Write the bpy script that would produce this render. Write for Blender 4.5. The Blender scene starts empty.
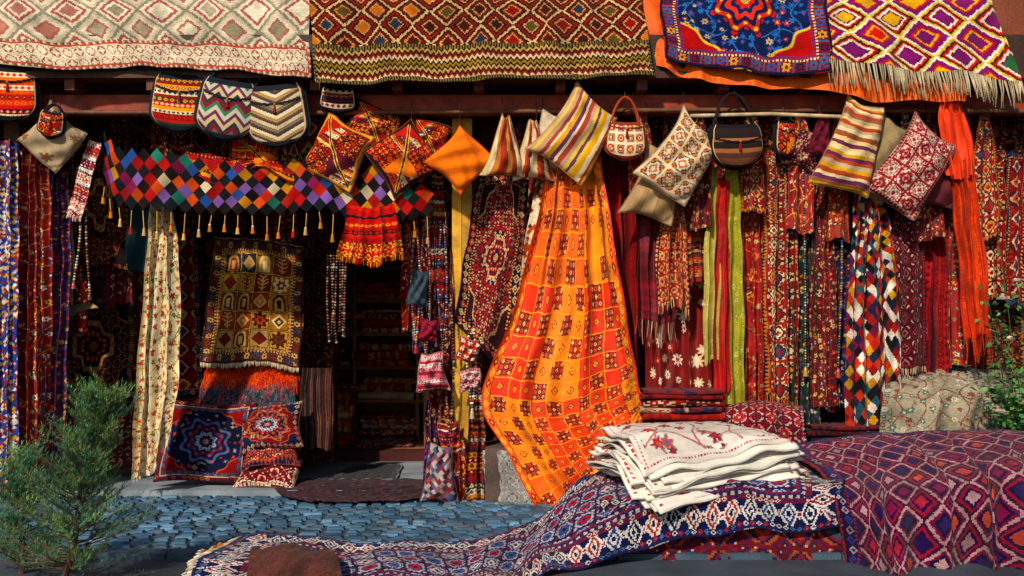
import bpy, math, random
import numpy as np
from mathutils import Matrix, Vector
random.seed(7); RNG=np.random.RandomState(11)
CELL=.0072
# ------------------------------------------------------------------ colour + pattern library
def H(h):
    h=h.lstrip('#'); c=np.array([int(h[i:i+2],16)/255 for i in (0,2,4)])
    return np.where(c<.04045,c/12.92,((c+.055)/1.055)**2.4)
def HP(l): return np.array([H(x) for x in l.split()])
def fr(x): return x-np.floor(x)
def tri(x): return np.abs(fr(x)-.5)*2
def hsh(a,b,k=0.0): return fr(np.sin(a*12.9898+b*78.233+k*37.719)*43758.5453)
def full(s,c): return np.ones(s.shape+(3,))*c
def put(o,m,c):
    o[m]=c[m] if (isinstance(c,np.ndarray) and c.ndim==3) else c
    return o
def plain(c):
    c=H(c)
    return lambda s,t,w,h: full(s,c)
def lattice(pal,p=.3,q=.3,step=.016,ids=None):
    P=HP(pal); Q=HP(ids) if ids else None
    def f(s,t,w,h):
        a=(np.floor(s/step)+.5)*step; b=(np.floor(t/step)+.5)*step
        m=(tri(a/p)+tri(b/q))/2
        i=np.clip((m*len(P)).astype(int),0,len(P)-1)
        o=P[i]
        if Q is not None:
            k=(hsh(np.floor(a/p),np.floor(b/q))*len(Q)).astype(int); put(o,(m<.2),Q[k])
            k2=(hsh(np.round(a/p),np.round(b/q),3)*len(Q)).astype(int); put(o,(m>.8),Q[k2])
        return o
    return f
def motif(pal,c=.16,n=17,seed=0,ids=None,aspect=1.0):
    """woven kilim motifs: mirrored stepped figures, alternating between two designs"""
    P=HP(pal); r=np.random.RandomState(seed+50); hN=(n+1)//2; tabs=[]; Q=HP(ids) if ids else None
    for q in range(2):
        T=np.zeros((hN,hN),int)
        for i in range(hN):
            for j in range(hN):
                T[i,j]=(i+j)//2%len(P)
        for _ in range(5):
            i,j=r.randint(0,hN,2); a,b=r.randint(1,3,2); T[i:i+a,j:j+b]=r.randint(len(P)); T[j:j+b,i:i+a]=T[i,j]
        T[-1,:]=0;T[:,-1]=0
        tabs.append(T)
    def f(s,t,w,h):
        x=s/c; y=t/(c*aspect); i=np.floor(x); j=np.floor(y); a=np.abs(fr(x)-.5)*2*hN; b=np.abs(fr(y)-.5)*2*hN
        a=np.clip(a.astype(int),0,hN-1); b=np.clip(b.astype(int),0,hN-1); par=((i+j)%2==0)
        o=P[np.where(par,tabs[0][a,b],tabs[1][a,b])]
        if Q is not None:
            k=(hsh(i,j,seed+2)*len(Q)).astype(int); put(o,(a+b<hN*.55),Q[k]); put(o,(a+b<hN*.22),P[0])
        return o
    return f
def zigzag(pal,p=.2,amp=.1,band=.03):
    P=HP(pal)
    return lambda s,t,w,h: P[np.floor((t+amp*tri(s/p))/band).astype(int)%len(P)]
def harl(pal,p=.1,q=.12,line=None,lw=.08,seed=0):
    P=HP(pal)
    def f(s,t,w,h):
        a=s/p+t/q; b=s/p-t/q
        o=P[(hsh(np.floor(a),np.floor(b),seed)*len(P)).astype(int)]
        if line: put(o,(fr(a)<lw)|(fr(b)<lw),H(line))
        return o
    return f
def stripes(pal,ws=(.02,.05),seed=0,along='t',motif=True):
    P=HP(pal)
    def f(s,t,w,h):
        if along=='s': s,t=t,s; w,h=h,w
        r=random.Random(seed); o=full(s,P[0]); y=0; last=-1
        while y<h+.1:
            bw=r.uniform(*ws); k=r.randrange(len(P))
            if k==last: k=(k+1)%len(P)
            last=k; m=(t>=y)&(t<y+bw); put(o,m,P[k])
            if motif and bw>.6*ws[1]:
                k2=(k+2)%len(P); b=(t-y)/bw
                q=(tri(s/(bw*1.3))+np.abs(b-.5)*2.2)
                put(o,m&(q<.85),P[k2]); put(o,m&(q<.4),P[(k+1)%len(P)])
            y+=bw
        return o
    return f
def floral(bg,pet,leaf='2c4a22',c=.07,n=5,dens=.8,seed=0,vine=None):
    B=H(bg); P=HP(pet); L=H(leaf)
    def f(s,t,w,h):
        o=full(s,B)
        if vine:
            d=np.abs(fr(s/(c*2.3)+.18*np.sin(t/c*1.7))-.5); put(o,d<.03,H(vine))
            d=np.abs(fr(t/(c*3.1)+.2*np.sin(s/c*1.3))-.5); put(o,d<.02,H(vine))
        ci=np.floor(s/c); cj=np.floor(t/c)
        for di in(-1,0,1):
            for dj in(-1,0,1):
                a=ci+di; b=cj+dj
                h1=hsh(a,b,seed+1);h2=hsh(a,b,seed+2);h3=hsh(a,b,seed+3);h4=hsh(a,b,seed+4)
                dx=s-(a+.5+.6*(h1-.5))*c; dy=t-(b+.5+.6*(h2-.5))*c
                r=np.hypot(dx,dy); th=np.arctan2(dy,dx)
                R=c*(.22+.22*h4)*(.78+.22*np.cos(n*th+h1*6)); on=h3<dens
                k=(h4*97%1*len(P)).astype(int); k2=(k+1)%len(P)
                put(o,on&(r<R*1.3)&(np.cos(3*th+h2*5)>.2),L)
                put(o,on&(r<R),P[k]); put(o,on&(r<R*.42),P[k2])
        return o
    return f
def medal(pal,field,corner=None,lobes=8,rx=.8,ry=.8,diamond=False):
    P=HP(pal)
    def f(s,t,w,h):
        o=field(s,t,w,h)
        x=(s-w/2)/(w/2); y=(t-h/2)/(h/2)
        if corner:
            e=(np.abs(x)+np.abs(y))-1.45-.06*np.cos(14*np.arctan2(y,x)); put(o,e>0,H(corner)); put(o,np.abs(e)<.03,P[0])
        x=x/rx; y=y/ry
        r=(np.abs(x)+np.abs(y)) if diamond else np.hypot(x,y)
        th=np.arctan2(y,x)
        rr=r*(1+.12*np.cos(lobes*th))
        i=np.clip(np.floor(rr*len(P)).astype(int),0,len(P)-1); m=(rr<1); put(o,m,P[i])
        m=(rr<.98)&(np.abs(fr(rr*len(P))-.5)<.25)&(np.cos(lobes*2*th)>.3); put(o,m,P[(i+2)%len(P)])
        return o
    return f
def tiles(c=.2,bg='e86c0c e04c0a f28c14 f09a20 dc4008',blk='6e1c12 8c2a14 7a2410',dot='f4c878'):
    Bg=HP(bg);Bk=HP(blk);D=H(dot)
    def f(s,t,w,h):
        i=np.floor(s/c); j=np.floor(t/c)
        big=(hsh(np.floor(s/(c*3)),np.floor(t/(c*5)),2)*len(Bg)).astype(int); o=Bg[big]
        x=fr(s/c);y=fr(t/c); par=((i+j)%2==0)&(hsh(i,j,7)>.1)
        ins=(x>.08)&(x<.92)&(y>.08)&(y<.92)
        k=(hsh(i,j,5)*len(Bk)).astype(int); style=hsh(i,j,11)
        put(o,par&ins,Bk[k])
        sx=fr((x-.08)/.84*3);sy=fr((y-.08)/.84*3)
        ii=np.floor((x-.08)/.84*3);jj=np.floor((y-.08)/.84*3)
        put(o,par&ins&((np.abs(sx-.5)+np.abs(sy-.5))<.36)&((ii+jj)%2==0),D)
        put(o,par&ins&((np.abs(sx-.5)<.3)&(np.abs(sy-.5)<.3))&((ii+jj)%2==1),Bg[1])
        put(o,par&ins&((np.abs(sx-.5)<.12)&(np.abs(sy-.5)<.12)),Bk[0])
        cut=(np.abs(x-.5)>.28)&(np.abs(y-.5)>.28)&par&ins&(style>.5); put(o,cut,Bg[2])
        rr=np.abs(x-.5)+np.abs(y-.5); np_=(~par)&(style>.25)
        put(o,np_&(rr<.24),Bk[0]*1.3); put(o,np_&(rr<.17),Bg[3]); put(o,np_&(rr<.07),Bk[1])
        put(o,((np.minimum(x,y)<.045)),H('f6a428'))
        seam=(fr(s/(c*3))<.02); put(o,seam,H('a83808'))
        return o
    return f
def bordered(field,*bs):
    def f(s,t,w,h):
        tot=sum(b[0] for b in bs)
        o=field(s-tot,t-tot,w-2*tot,h-2*tot)
        ds=np.minimum(s,w-s);dt=np.minimum(t,h-t);d=np.minimum(ds,dt)
        a=np.where(ds<dt,t,s); st=0.
        for b in bs:
            bw,kind,P=b[0],b[1],HP(b[2]); p=bw*(b[3] if len(b)>3 else 1.4)
            m=(d>=st)&(d<st+bw); y=(d-st)/bw
            put(o,m,P[0])
            if kind=='dia':
                q=tri(a/p)+np.abs(y-.5)*2
                k=1+(hsh(np.round(a/p+.5),0*a,1)*(len(P)-1)).astype(int) if len(P)>2 else np.ones(a.shape,int)
                put(o,m&(q<.92),P[k]); put(o,m&(q<.5),P[0]); put(o,m&(q<.26),P[-1])
            elif kind=='hexa':
                st_=.012; aa=np.floor(a/st_)*st_; yy=np.floor(y*bw/st_)*st_/bw
                q=tri(aa/p+.5)+np.abs(yy-.46)*1.3; q2=tri(aa/p)+np.abs(yy-.46)*1.5
                k=2+(hsh(np.floor(a/p+.5),0*a,1)*(len(P)-2)).astype(int)
                put(o,m&(q<.98),P[1]); put(o,m&(q<.72),P[k]); put(o,m&(q<.45),P[1]); put(o,m&(q<.25),P[0]); put(o,m&(q2<.3),P[1]); put(o,m&(q2<.16),P[2])
            elif kind=='zig': put(o,m&(y>tri(a/p)),P[1])
            elif kind=='dash': put(o,m,P[(np.floor(a/p)).astype(int)%len(P)])
            elif kind=='ros':
                x=fr(a/p)-.5; r=np.hypot(x*1.4,y-.5); th=np.arctan2(y-.5,x)
                k=1+(np.floor(a/p).astype(int)%(len(P)-1))
                put(o,m&(r<.42*(1+.2*np.cos(6*th))),P[k]); put(o,m&(r<.18),P[0]); put(o,m&(np.abs(x)>.44),P[-1])
            st+=bw
        return o
    return f
def bottomband(field,hb,band):
    def f(s,t,w,h):
        o=field(s,t,w,h); m=t>h-hb; b=band(s,t-(h-hb),w,hb); put(o,m,b); return o
    return f
# ------------------------------------------------------------------ mesh building
class MB:
    def __init__(s): s.v=[];s.f=[];s.c=[];s.n=0
    def add(s,v,f,c):
        v=np.asarray(v,float).reshape(-1,3); f=np.asarray(f,int); c=np.asarray(c,float)
        if c.ndim==1: c=np.tile(c,(len(f),1))
        s.v.append(v); s.f.append(f+s.n); s.c.append(c); s.n+=len(v)
    def grid(s,P,C):
        a,b=P.shape[:2]; idx=np.arange(a*b).reshape(a,b)
        f=np.stack([idx[:-1,:-1],idx[1:,:-1],idx[1:,1:],idx[:-1,1:]],-1).reshape(-1,4)
        s.add(P.reshape(-1,3),f,C.reshape(-1,3))
    def box(s,x0,x1,y0,y1,z0,z1,c):
        v=[(x,y,z) for x in(x0,x1) for y in(y0,y1) for z in(z0,z1)]
        s.add(v,[(0,1,3,2),(4,6,7,5),(0,4,5,1),(2,3,7,6),(0,2,6,4),(1,5,7,3)],c)
    def tube(s,pts,r,c,k=6,taper=None):
        pts=np.asarray(pts,float); n=len(pts)
        T=np.gradient(pts,axis=0); T/=np.linalg.norm(T,axis=1)[:,None]+1e-9
        ref=np.array([0.31,.95,.02]); A=np.cross(T,ref); A/=np.linalg.norm(A,axis=1)[:,None]+1e-9
        B=np.cross(T,A); an=np.linspace(0,2*np.pi,k+1)
        rr=np.full(n,r) if taper is None else np.linspace(r,taper,n)
        P=pts[:,None]+rr[:,None,None]*(np.cos(an)[None,:,None]*A[:,None]+np.sin(an)[None,:,None]*B[:,None])
        s.grid(P,np.tile(c,(n-1,k,1)))
    def ball(s,p,r,c,k=6,m=4,sz=1):
        th=np.linspace(0,np.pi,m+1); ph=np.linspace(0,2*np.pi,k+1)
        P=np.stack([np.sin(th)[:,None]*np.cos(ph),np.sin(th)[:,None]*np.sin(ph),sz*np.cos(th)[:,None]*np.ones(k+1)],-1)*r+np.asarray(p)
        s.grid(P,np.tile(c,(m,k,1)))
    def cone(s,p,r0,r1,l,c,k=8):
        ph=np.linspace(0,2*np.pi,k+1); p=np.asarray(p)
        P=np.stack([np.stack([r*np.cos(ph),r*np.sin(ph),0*ph-z],-1) for r,z in((r0*.3,0),(r0,l*.12),((r0+r1)*.45,l*.5),(r1,l))],0)+p
        C=np.tile(c,(3,k,1))*RNG.uniform(.7,1.2,(1,k,1)); s.grid(P,C)
    def build(s,name,mat,smooth=True,thick=0,parent=None):
        me=bpy.data.meshes.new(name)
        V=np.concatenate(s.v); nf=sum(len(f) for f in s.f)
        L=np.concatenate([f.reshape(-1) for f in s.f]); T=np.concatenate([np.full(len(f),f.shape[1]) for f in s.f])
        me.vertices.add(len(V)); me.vertices.foreach_set('co',V.astype(np.float32).reshape(-1))
        me.loops.add(len(L)); me.loops.foreach_set('vertex_index',L.astype(np.int32))
        me.polygons.add(nf); st=np.concatenate([[0],np.cumsum(T)[:-1]])
        me.polygons.foreach_set('loop_start',st.astype(np.int32))
        me.polygons.foreach_set('use_smooth',np.full(nf,smooth))
        me.update(calc_edges=True)
        C=np.clip(np.concatenate(s.c),0,1)
        if mat.name in('wool_pile','woven_cotton','printed_silk'):   # dye saturation
            lu=C.mean(1,keepdims=True); C=np.clip(lu+(C-lu)*1.1,0,1); C=C**1.1
        at=me.attributes.new('Col','FLOAT_COLOR','FACE')
        at.data.foreach_set('color',np.concatenate([C,np.ones((nf,1))],1).astype(np.float32).reshape(-1))
        ob=bpy.data.objects.new(name,me); bpy.context.scene.collection.objects.link(ob)
        me.materials.append(mat)
        if thick:
            m=ob.modifiers.new('pile','SOLIDIFY'); m.thickness=thick; m.offset=0
        if parent: ob.parent=parent
        return ob
# ------------------------------------------------------------------ materials
def newmat(name):
    m=bpy.data.materials.new(name); m.use_nodes=True; nt=m.node_tree
    return m,nt,nt.nodes['Principled BSDF']
def attmat(name,rough=.92,sheen=.15,nscale=5,lo=.62,hi=1.12,bs=260,bstr=.35,spec=.2,weave=0):
    m,nt,p=newmat(name); N=nt.nodes.new; L=nt.links.new
    a=N('ShaderNodeAttribute'); a.attribute_name='Col'
    tc=N('ShaderNodeTexCoord')
    n=N('ShaderNodeTexNoise'); n.inputs['Scale'].default_value=nscale; n.inputs['Detail'].default_value=6
    L(tc.outputs['Object'],n.inputs['Vector'])
    r=N('ShaderNodeMapRange'); r.inputs['From Min'].default_value=.3; r.inputs['From Max'].default_value=.7
    r.inputs['To Min'].default_value=lo; r.inputs['To Max'].default_value=hi
    L(n.outputs['Fac'],r.inputs['Value'])
    n2=N('ShaderNodeTexNoise'); n2.inputs['Scale'].default_value=bs; n2.inputs['Detail'].default_value=2
    L(tc.outputs['Object'],n2.inputs['Vector'])
    r2=N('ShaderNodeMapRange'); r2.inputs['To Min'].default_value=.5; r2.inputs['To Max'].default_value=1.5
    L(n2.outputs['Fac'],r2.inputs['Value'])
    mu=N('ShaderNodeMath'); mu.operation='MULTIPLY'; L(r.outputs[0],mu.inputs[0]); L(r2.outputs[0],mu.inputs[1])
    height=n2.outputs['Fac']
    if weave:   # weft rows: noise squeezed vertically, coloured and raised
        mp=N('ShaderNodeMapping'); mp.inputs['Scale'].default_value=(1,1,7); L(tc.outputs['Object'],mp.inputs['Vector'])
        n3=N('ShaderNodeTexNoise'); n3.inputs['Scale'].default_value=22; n3.inputs['Detail'].default_value=3; L(mp.outputs[0],n3.inputs['Vector'])
        r3=N('ShaderNodeMapRange'); r3.inputs['From Min'].default_value=.3; r3.inputs['From Max'].default_value=.7; r3.inputs['To Min'].default_value=1-weave; r3.inputs['To Max'].default_value=1+weave*.7
        L(n3.outputs['Fac'],r3.inputs['Value']); m2=N('ShaderNodeMath'); m2.operation='MULTIPLY'; L(mu.outputs[0],m2.inputs[0]); L(r3.outputs[0],m2.inputs[1]); mu=m2
        ad=N('ShaderNodeMath'); ad.operation='ADD'; L(n3.outputs['Fac'],ad.inputs[0]); L(n2.outputs['Fac'],ad.inputs[1]); height=ad.outputs[0]
    v=N('ShaderNodeVectorMath'); v.operation='SCALE'; L(a.outputs['Color'],v.inputs[0]); L(mu.outputs[0],v.inputs['Scale'])
    L(v.outputs[0],p.inputs['Base Color'])
    b=N('ShaderNodeBump'); b.inputs['Strength'].default_value=bstr; b.inputs['Distance'].default_value=.008
    L(height,b.inputs['Height']); L(b.outputs[0],p.inputs['Normal'])
    p.inputs['Roughness'].default_value=rough; p.inputs['Specular IOR Level'].default_value=spec
    p.inputs['Sheen Weight'].default_value=sheen
    return m
M_WOOL=attmat('wool_pile',sheen=.05,spec=.08,lo=.55,bstr=.6,weave=.28); M_COT=attmat('woven_cotton',rough=.85,sheen=.03,bs=400,lo=.76,hi=1.08,bstr=.35,spec=.12,weave=.12)
M_SILK=attmat('printed_silk',rough=.65,sheen=.03,bs=300,lo=.68,hi=1.1,bstr=.2,spec=.25,weave=.1)
M_BEAD=attmat('glazed_bead',rough=.25,sheen=0,lo=.8,hi=1.1,bstr=0,spec=.5)
M_WOOD=attmat('painted_wood',rough=.6,sheen=0,nscale=9,bs=60,lo=.5,hi=1.1,spec=.3)
M_STONE=attmat('stone',rough=.75,sheen=0,nscale=3,bs=90,lo=.45,hi=1.2,bstr=.7)
M_PLAST=attmat('plaster',rough=.9,sheen=0,nscale=2.5,bs=40,lo=.7,hi=1.1)
M_LEAF=attmat('leaf',rough=.6,sheen=0,nscale=8,bs=50,lo=.7,hi=1.2,spec=.3,bstr=.05)
# ------------------------------------------------------------------ measuring from the camera station (metres)
F=995.6
def W(px,py,Y): return np.array([(px-512)/F*Y,Y,1.6+(330-py)/F*Y])
def X(px,Y): return (px-512)/F*Y
def catm(A,n):
    A=np.asarray(A,float); m=len(A)
    if m==1: return np.repeat(A,n,0)
    if m==2:
        t=np.linspace(0,1,n).reshape((-1,)+(1,)*(A.ndim-1)); return A[0]*(1-t)+A[1]*t
    E=np.concatenate([[2*A[0]-A[1]],A,[2*A[-1]-A[-2]]]); x=np.linspace(0,m-1,n); i=np.minimum(x.astype(int),m-2)
    t=(x-i).reshape((-1,)+(1,)*(A.ndim-1)); p0,p1,p2,p3=E[i],E[i+1],E[i+2],E[i+3]
    return .5*(2*p1+(p2-p0)*t+(2*p0-5*p1+4*p2-p3)*t*t+(3*p1-p0-3*p2+p3)*t**3)
def surf(name,rows,pat,folds=(3,.0,.03),gather=1.0,cell=None,mat=None,axis='y',thick=0,fringe=None,raw=False,seed=None,parent=None,xs=.5,size=None,wob=.0,hem=.012,warp=.006,fl=.011):
    seed=RNG.randint(9999) if seed is None else seed; r=random.Random(seed)
    cell=cell or CELL
    R=[[np.array(p,float) if raw else W(*p) for p in row] for row in rows]
    wid=max(sum(np.linalg.norm(a-b) for a,b in zip(row[:-1],row[1:])) for row in R)
    mid=[np.mean(row,0) for row in R]; hei=sum(np.linalg.norm(a-b) for a,b in zip(mid[:-1],mid[1:]))
    wp=wid*gather
    nu=int(np.clip(wp/cell,8,520)); nv=int(np.clip(hei/cell,8,480))
    rr=[catm(row,nu+1) for row in R]; P=catm(np.array(rr),nv+1)
    u=np.linspace(0,1,nu+1)[None,:]; v=np.linspace(0,1,nv+1)[:,None]
    n,a0,a1=folds; amp=a0+(a1-a0)*v
    ph=[r.random() for _ in range(9)]
    q=2*np.pi*(n*(u+.06*np.sin(2*np.pi*(u*1.3+ph[0])))+ph[1]+.12*np.sin(2*np.pi*(v*.6+ph[2])))
    q2=2*np.pi*(1.9*n*u+ph[3]+.2*np.sin(2*np.pi*(v*.9+ph[4])))
    f=np.sin(q)+.45*np.sin(q2)+.25*np.sin(2*np.pi*(v*1.5+u*.8+ph[5]))
    d=amp*f+.0025*np.sin(2*np.pi*(u*wid*6+v*hei*3+ph[6]))*np.sin(2*np.pi*(v*hei*4.3-u*wid*2+ph[7]))
    k={'y':1,'z':2}[axis]
    P[...,k]+= -d if k==1 else d
    P[...,0]+=amp*xs*np.cos(q)
    P[...,2]+=hem*v**3*np.sin(2*np.pi*(u*(n*.5+.7)+ph[6]))+.004*np.sin(2*np.pi*(u*6+v*3+ph[7]))
    P[...,0]+=.006*np.sin(2*np.pi*(v*hei*1.7+ph[8]))
    if wob: P[...,0]+=wob*np.sin(2*np.pi*(v*1.1+ph[8]))*v
    uc=(np.arange(nu)+.5)/nu; vc=(np.arange(nv)+.5)/nv
    S,T=np.meshgrid(uc*wp,vc*hei)
    w_,h_=wp,hei
    if size: S=S/wp*size[0];T=T/hei*size[1]; w_,h_=size
    S2=S+warp*np.sin(T*8+ph[0]*6)+warp*.6*np.sin(T*21+S*5+ph[1]*6); T2=T+warp*np.sin(S*7+ph[2]*6)+warp*.6*np.sin(S*19+T*4)
    C=np.array(pat(S2,T2,w_,h_)); C=C*(1+.26*(RNG.rand(nv,nu,1)-.5))*(1+.1*np.sin(T*7+ph[0]*6)*np.sin(T*23+ph[3]*9))[...,None]
    mb=MB(); mb.grid(P,C)
    if fringe:
        for side,ln,cols in fringe:
            cp=HP(cols)
            E={'b':P[-1],'t':P[0],'l':P[:,0],'r':P[:,-1]}[side]; In={'b':P[-4],'t':P[3],'l':P[:,3],'r':P[:,-4]}[side]
            cnt=int(max(6,len(E)*cell/fl))
            for i in range(cnt):
                x=(i+r.random()*.8)/cnt*(len(E)-1); j=min(int(x),len(E)-2); e=E[j]*(1-x+j)+E[j+1]*(x-j)
                D=E[j]-In[j]; D/=np.linalg.norm(D)+1e-9; l=ln*r.uniform(.7,1.1)
                tang=E[j+1]-E[j]; tang/=np.linalg.norm(tang)+1e-9
                jit=np.array([r.uniform(-.2,.2),r.uniform(-.25,.05),0]); dn=np.array([0,0,-1.])
                if axis=='z': dn*=.25
                p1=e+(D*.6+dn*.4+jit*.5)*l*.5; p2=p1+(D*.25+dn*.8+jit)*l*.5
                w=tang*.0042
                mb.add([e-w,e+w,p1+w,p1-w,p2+w*.7,p2-w*.7],[(0,1,2,3),(3,2,4,5)],cp[r.randrange(len(cp))]*r.uniform(.7,1.1))
    return mb.build(name,mat or M_WOOL,thick=thick,parent=parent)
def hang(name,x0,x1,y0,y1,Y,pat,n=2.5,a=.03,x0b=None,x1b=None,g=1.5,top=.6,**k):
    x0b=x0 if x0b is None else x0b; x1b=x1 if x1b is None else x1b
    c=(x0+x1)/2; hw=(x1-x0)/2*top; ym=y0+(y1-y0)*.4
    rows=[[(c-hw,y0,Y),(c+hw,y0,Y)],[(.55*x0+.45*x0b,ym,Y),(.55*x1+.45*x1b,ym,Y)],[(x0b,y1+random.uniform(-5,5),Y-.03),((x0b+x1b)/2,y1+random.uniform(-6,6),Y-.05),(x1b,y1+random.uniform(-5,5),Y-.03)]]
    return surf(name,rows,pat,folds=(n,a*.7,a),gather=g,**k)
def cushion(name,px,py,Y,w,h,rot,pat,th=.2,tilt=0,yaw=0,drop=0,mat=None,loop=True,raw=None,cell=None,edge=None,taper=0,fringe=None):
    cell=cell or CELL; mb=MB(); nu=max(10,int(w/cell)); nv=max(10,int(h/cell))
    a=np.linspace(-1,1,nu+1)[None,:]+0*np.linspace(-1,1,nv+1)[:,None]; b=np.linspace(-1,1,nv+1)[:,None]+0*a
    g=np.clip((1-a**2)*(1-b**2),0,1)**.42
    p=RNG.rand(6)*6
    Xx=a*w/2*(1-.09*(1-b*b)*np.abs(a)**2)*(1+taper*b)+.012*np.sin(b*2.5+p[3]); Z=-b*h/2*(1-.09*(1-a*a)*np.abs(b)**2)+.012*np.sin(a*2.5+p[4])
    cen=W(px,py,Y) if raw is None else np.array(raw)
    M=np.array(Matrix.Rotation(math.radians(yaw+(p[5]-3)*(4 if loop else 1)),3,'Z')@Matrix.Rotation(math.radians(tilt),3,'X')@Matrix.Rotation(math.radians(rot),3,'Y'))
    S,T=np.meshgrid((np.arange(nu)+.5)/nu*w,(np.arange(nv)+.5)/nv*h)
    S+=.006*np.sin(T*12+p[0]);T+=.006*np.sin(S*11+p[1]); C=pat(S,T,w,h)*(1+.2*(RNG.rand(nv,nu,1)-.5))
    wr=.008*np.sin(a*7+b*5+p[0])+.008*np.sin(b*9-a*4+p[1])+.016*np.sin(3*a*b+p[2])-.028*np.exp(-((np.abs(a)+np.abs(b)-1.75)/.12)**2)
    def slump(Q):
        if drop:
            zz=np.clip(Q[...,2]/(h*.5),-1,1); Q[...,0]*=np.clip(1-drop*zz,.12,2); Q[...,2]*=1+min(drop,.2)*.3
        return Q
    for sg in(-1,1):
        Yy=sg*(th/2*g+wr*g*2)
        Q=slump(np.stack([Xx,Yy,Z],-1)@M.T)+cen
        mb.grid(Q if sg<0 else Q[:,::-1],(C if sg<0 else C[:,::-1]*.8))
    ec=H(edge) if edge else C.mean((0,1))*.6
    ring=lambda G:np.concatenate([G[0],G[1:,-1],G[-1][::-1][1:],G[::-1,0][1:]])[::3]
    E=slump(np.stack([ring(Xx),0*ring(Xx),ring(Z)],-1)@M.T)
    mb.tube(E+cen,.006,ec,k=5)
    t=E[np.argmax(E[:,2])]+cen
    if loop:
        mb.tube([t,t+[.004,.01,.06],t+[0,.03,max(.12,3.72-t[2])]],.004,H('3a2418'),k=4)
    return mb.build(name,mat or M_COT)
def bag(name,px,py,Y,w,h,rot,pat,th=.13,flap=.35,trim='1c1820',strap=.16,round_=.3,dangle=True):
    """shoulder bag: rounded body, leather trim, flap and carrying strap"""
    mb=MB(); n=int(w/CELL); m=int(h/CELL)
    a=np.linspace(-1,1,n+1)[None,:]+0*np.linspace(0,1,m+1)[:,None]; b=np.linspace(0,1,m+1)[:,None]+0*a
    corner=np.where(b>1-round_,np.sqrt(np.clip(1-((b-1+round_)/round_)**2*.75,0,1)),1)
    corner=corner*np.where(b<.12,.9+.1*b/.12,1)
    hw=w/2*(.86+.14*np.sin(b*np.pi*.6))*corner
    sag=.03*(1-a*a)*b
    Xx=a*hw; Z=h/2-b*h-sag+.014*(a*a)*(1-b)
    g=np.clip((1-a**2)*(1-(2*b-1)**2*.85),0,1)**.4
    M=np.array(Matrix.Rotation(math.radians(RNG.uniform(-14,14)),3,'Z')@Matrix.Rotation(math.radians(rot),3,'Y')); cen=W(px,py,Y)
    uc=(np.arange(n)+.5)/n; vc=(np.arange(m)+.5)/m; S,T=np.meshgrid(uc*w,vc*h)
    C=pat(S,T,w,h)*(1+.14*(RNG.rand(m,n,1)-.5)); U,V=np.meshgrid(uc*2-1,vc)
    tr=H(trim); put(C,(np.abs(U)>.9)|(V>.93)|(V<.1),full(U,tr))
    fcut=flap*(1-.25*U*U); put(C,(V<fcut)&(V>fcut-.045),full(U,tr))
    put(C,(np.abs(np.abs(U)-.9)<.015),full(U,H('c8b090')))
    for sg in(-1,1):
        bump=np.where(b<flap*(1-.25*a*a),.012,0) if sg<0 else 0
        Q=np.stack([Xx,sg*(th/2*g+.012)-bump,Z],-1)@M.T+cen; mb.grid(Q if sg<0 else Q[:,::-1],C)
    ring=np.concatenate([np.stack([Xx[:,0],0*Xx[:,0],Z[:,0]],-1),np.stack([Xx[-1],0*Xx[-1],Z[-1]],-1)[1:],np.stack([Xx[::-1,-1],0*Xx[:,-1],Z[::-1,-1]],-1)[1:]])
    mb.tube((ring@M.T+cen)[::2],.014,tr*1.3,k=6)
    t=np.linspace(0,np.pi,16)
    for off in(-.02,.02):
        st=np.stack([w*.36*np.cos(t)*(1-.25*np.sin(t)),0*t+off,h/2-.02+strap*np.sin(t)],-1)@M.T+cen; mb.tube(st,.010,tr*1.5,k=6)
    top=cen+np.array([0,0,h/2+strap-.02]); mb.tube([top,top+[0,.01,max(.05,3.72-top[2])]],.005,H('4a3a30'),k=4)
    if dangle:
        p=np.array([0,-th/2-.02,h/2-flap*h])@M.T+cen; mb.ball(p,.012,H('a88040')); mb.cone(p-[0,0,.01],.008,.016,.07,H('8a2820'))
    return mb.build(name,M_COT)
def beads(name,lines,r,pal,gap=1.0,tassel=None):
    mb=MB(); P=HP(pal)
    for ln in lines:
        pts=catm([W(*p) for p in ln],60); seg=np.concatenate([[0],np.cumsum(np.linalg.norm(np.diff(pts,axis=0),axis=1))])
        L=seg[-1]; n=max(2,int(L/(r*2*gap)))
        for x in np.linspace(0,L,n):
            p=[np.interp(x,seg,pts[:,i]) for i in range(3)]
            mb.ball(p,r*random.uniform(.75,1.15),P[random.randrange(len(P))]*random.uniform(.7,1.15),k=6,m=4)
        if tassel: mb.cone(pts[-1],.016,.026,tassel,P[random.randrange(len(P))])
    return mb.build(name,M_BEAD)
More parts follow.
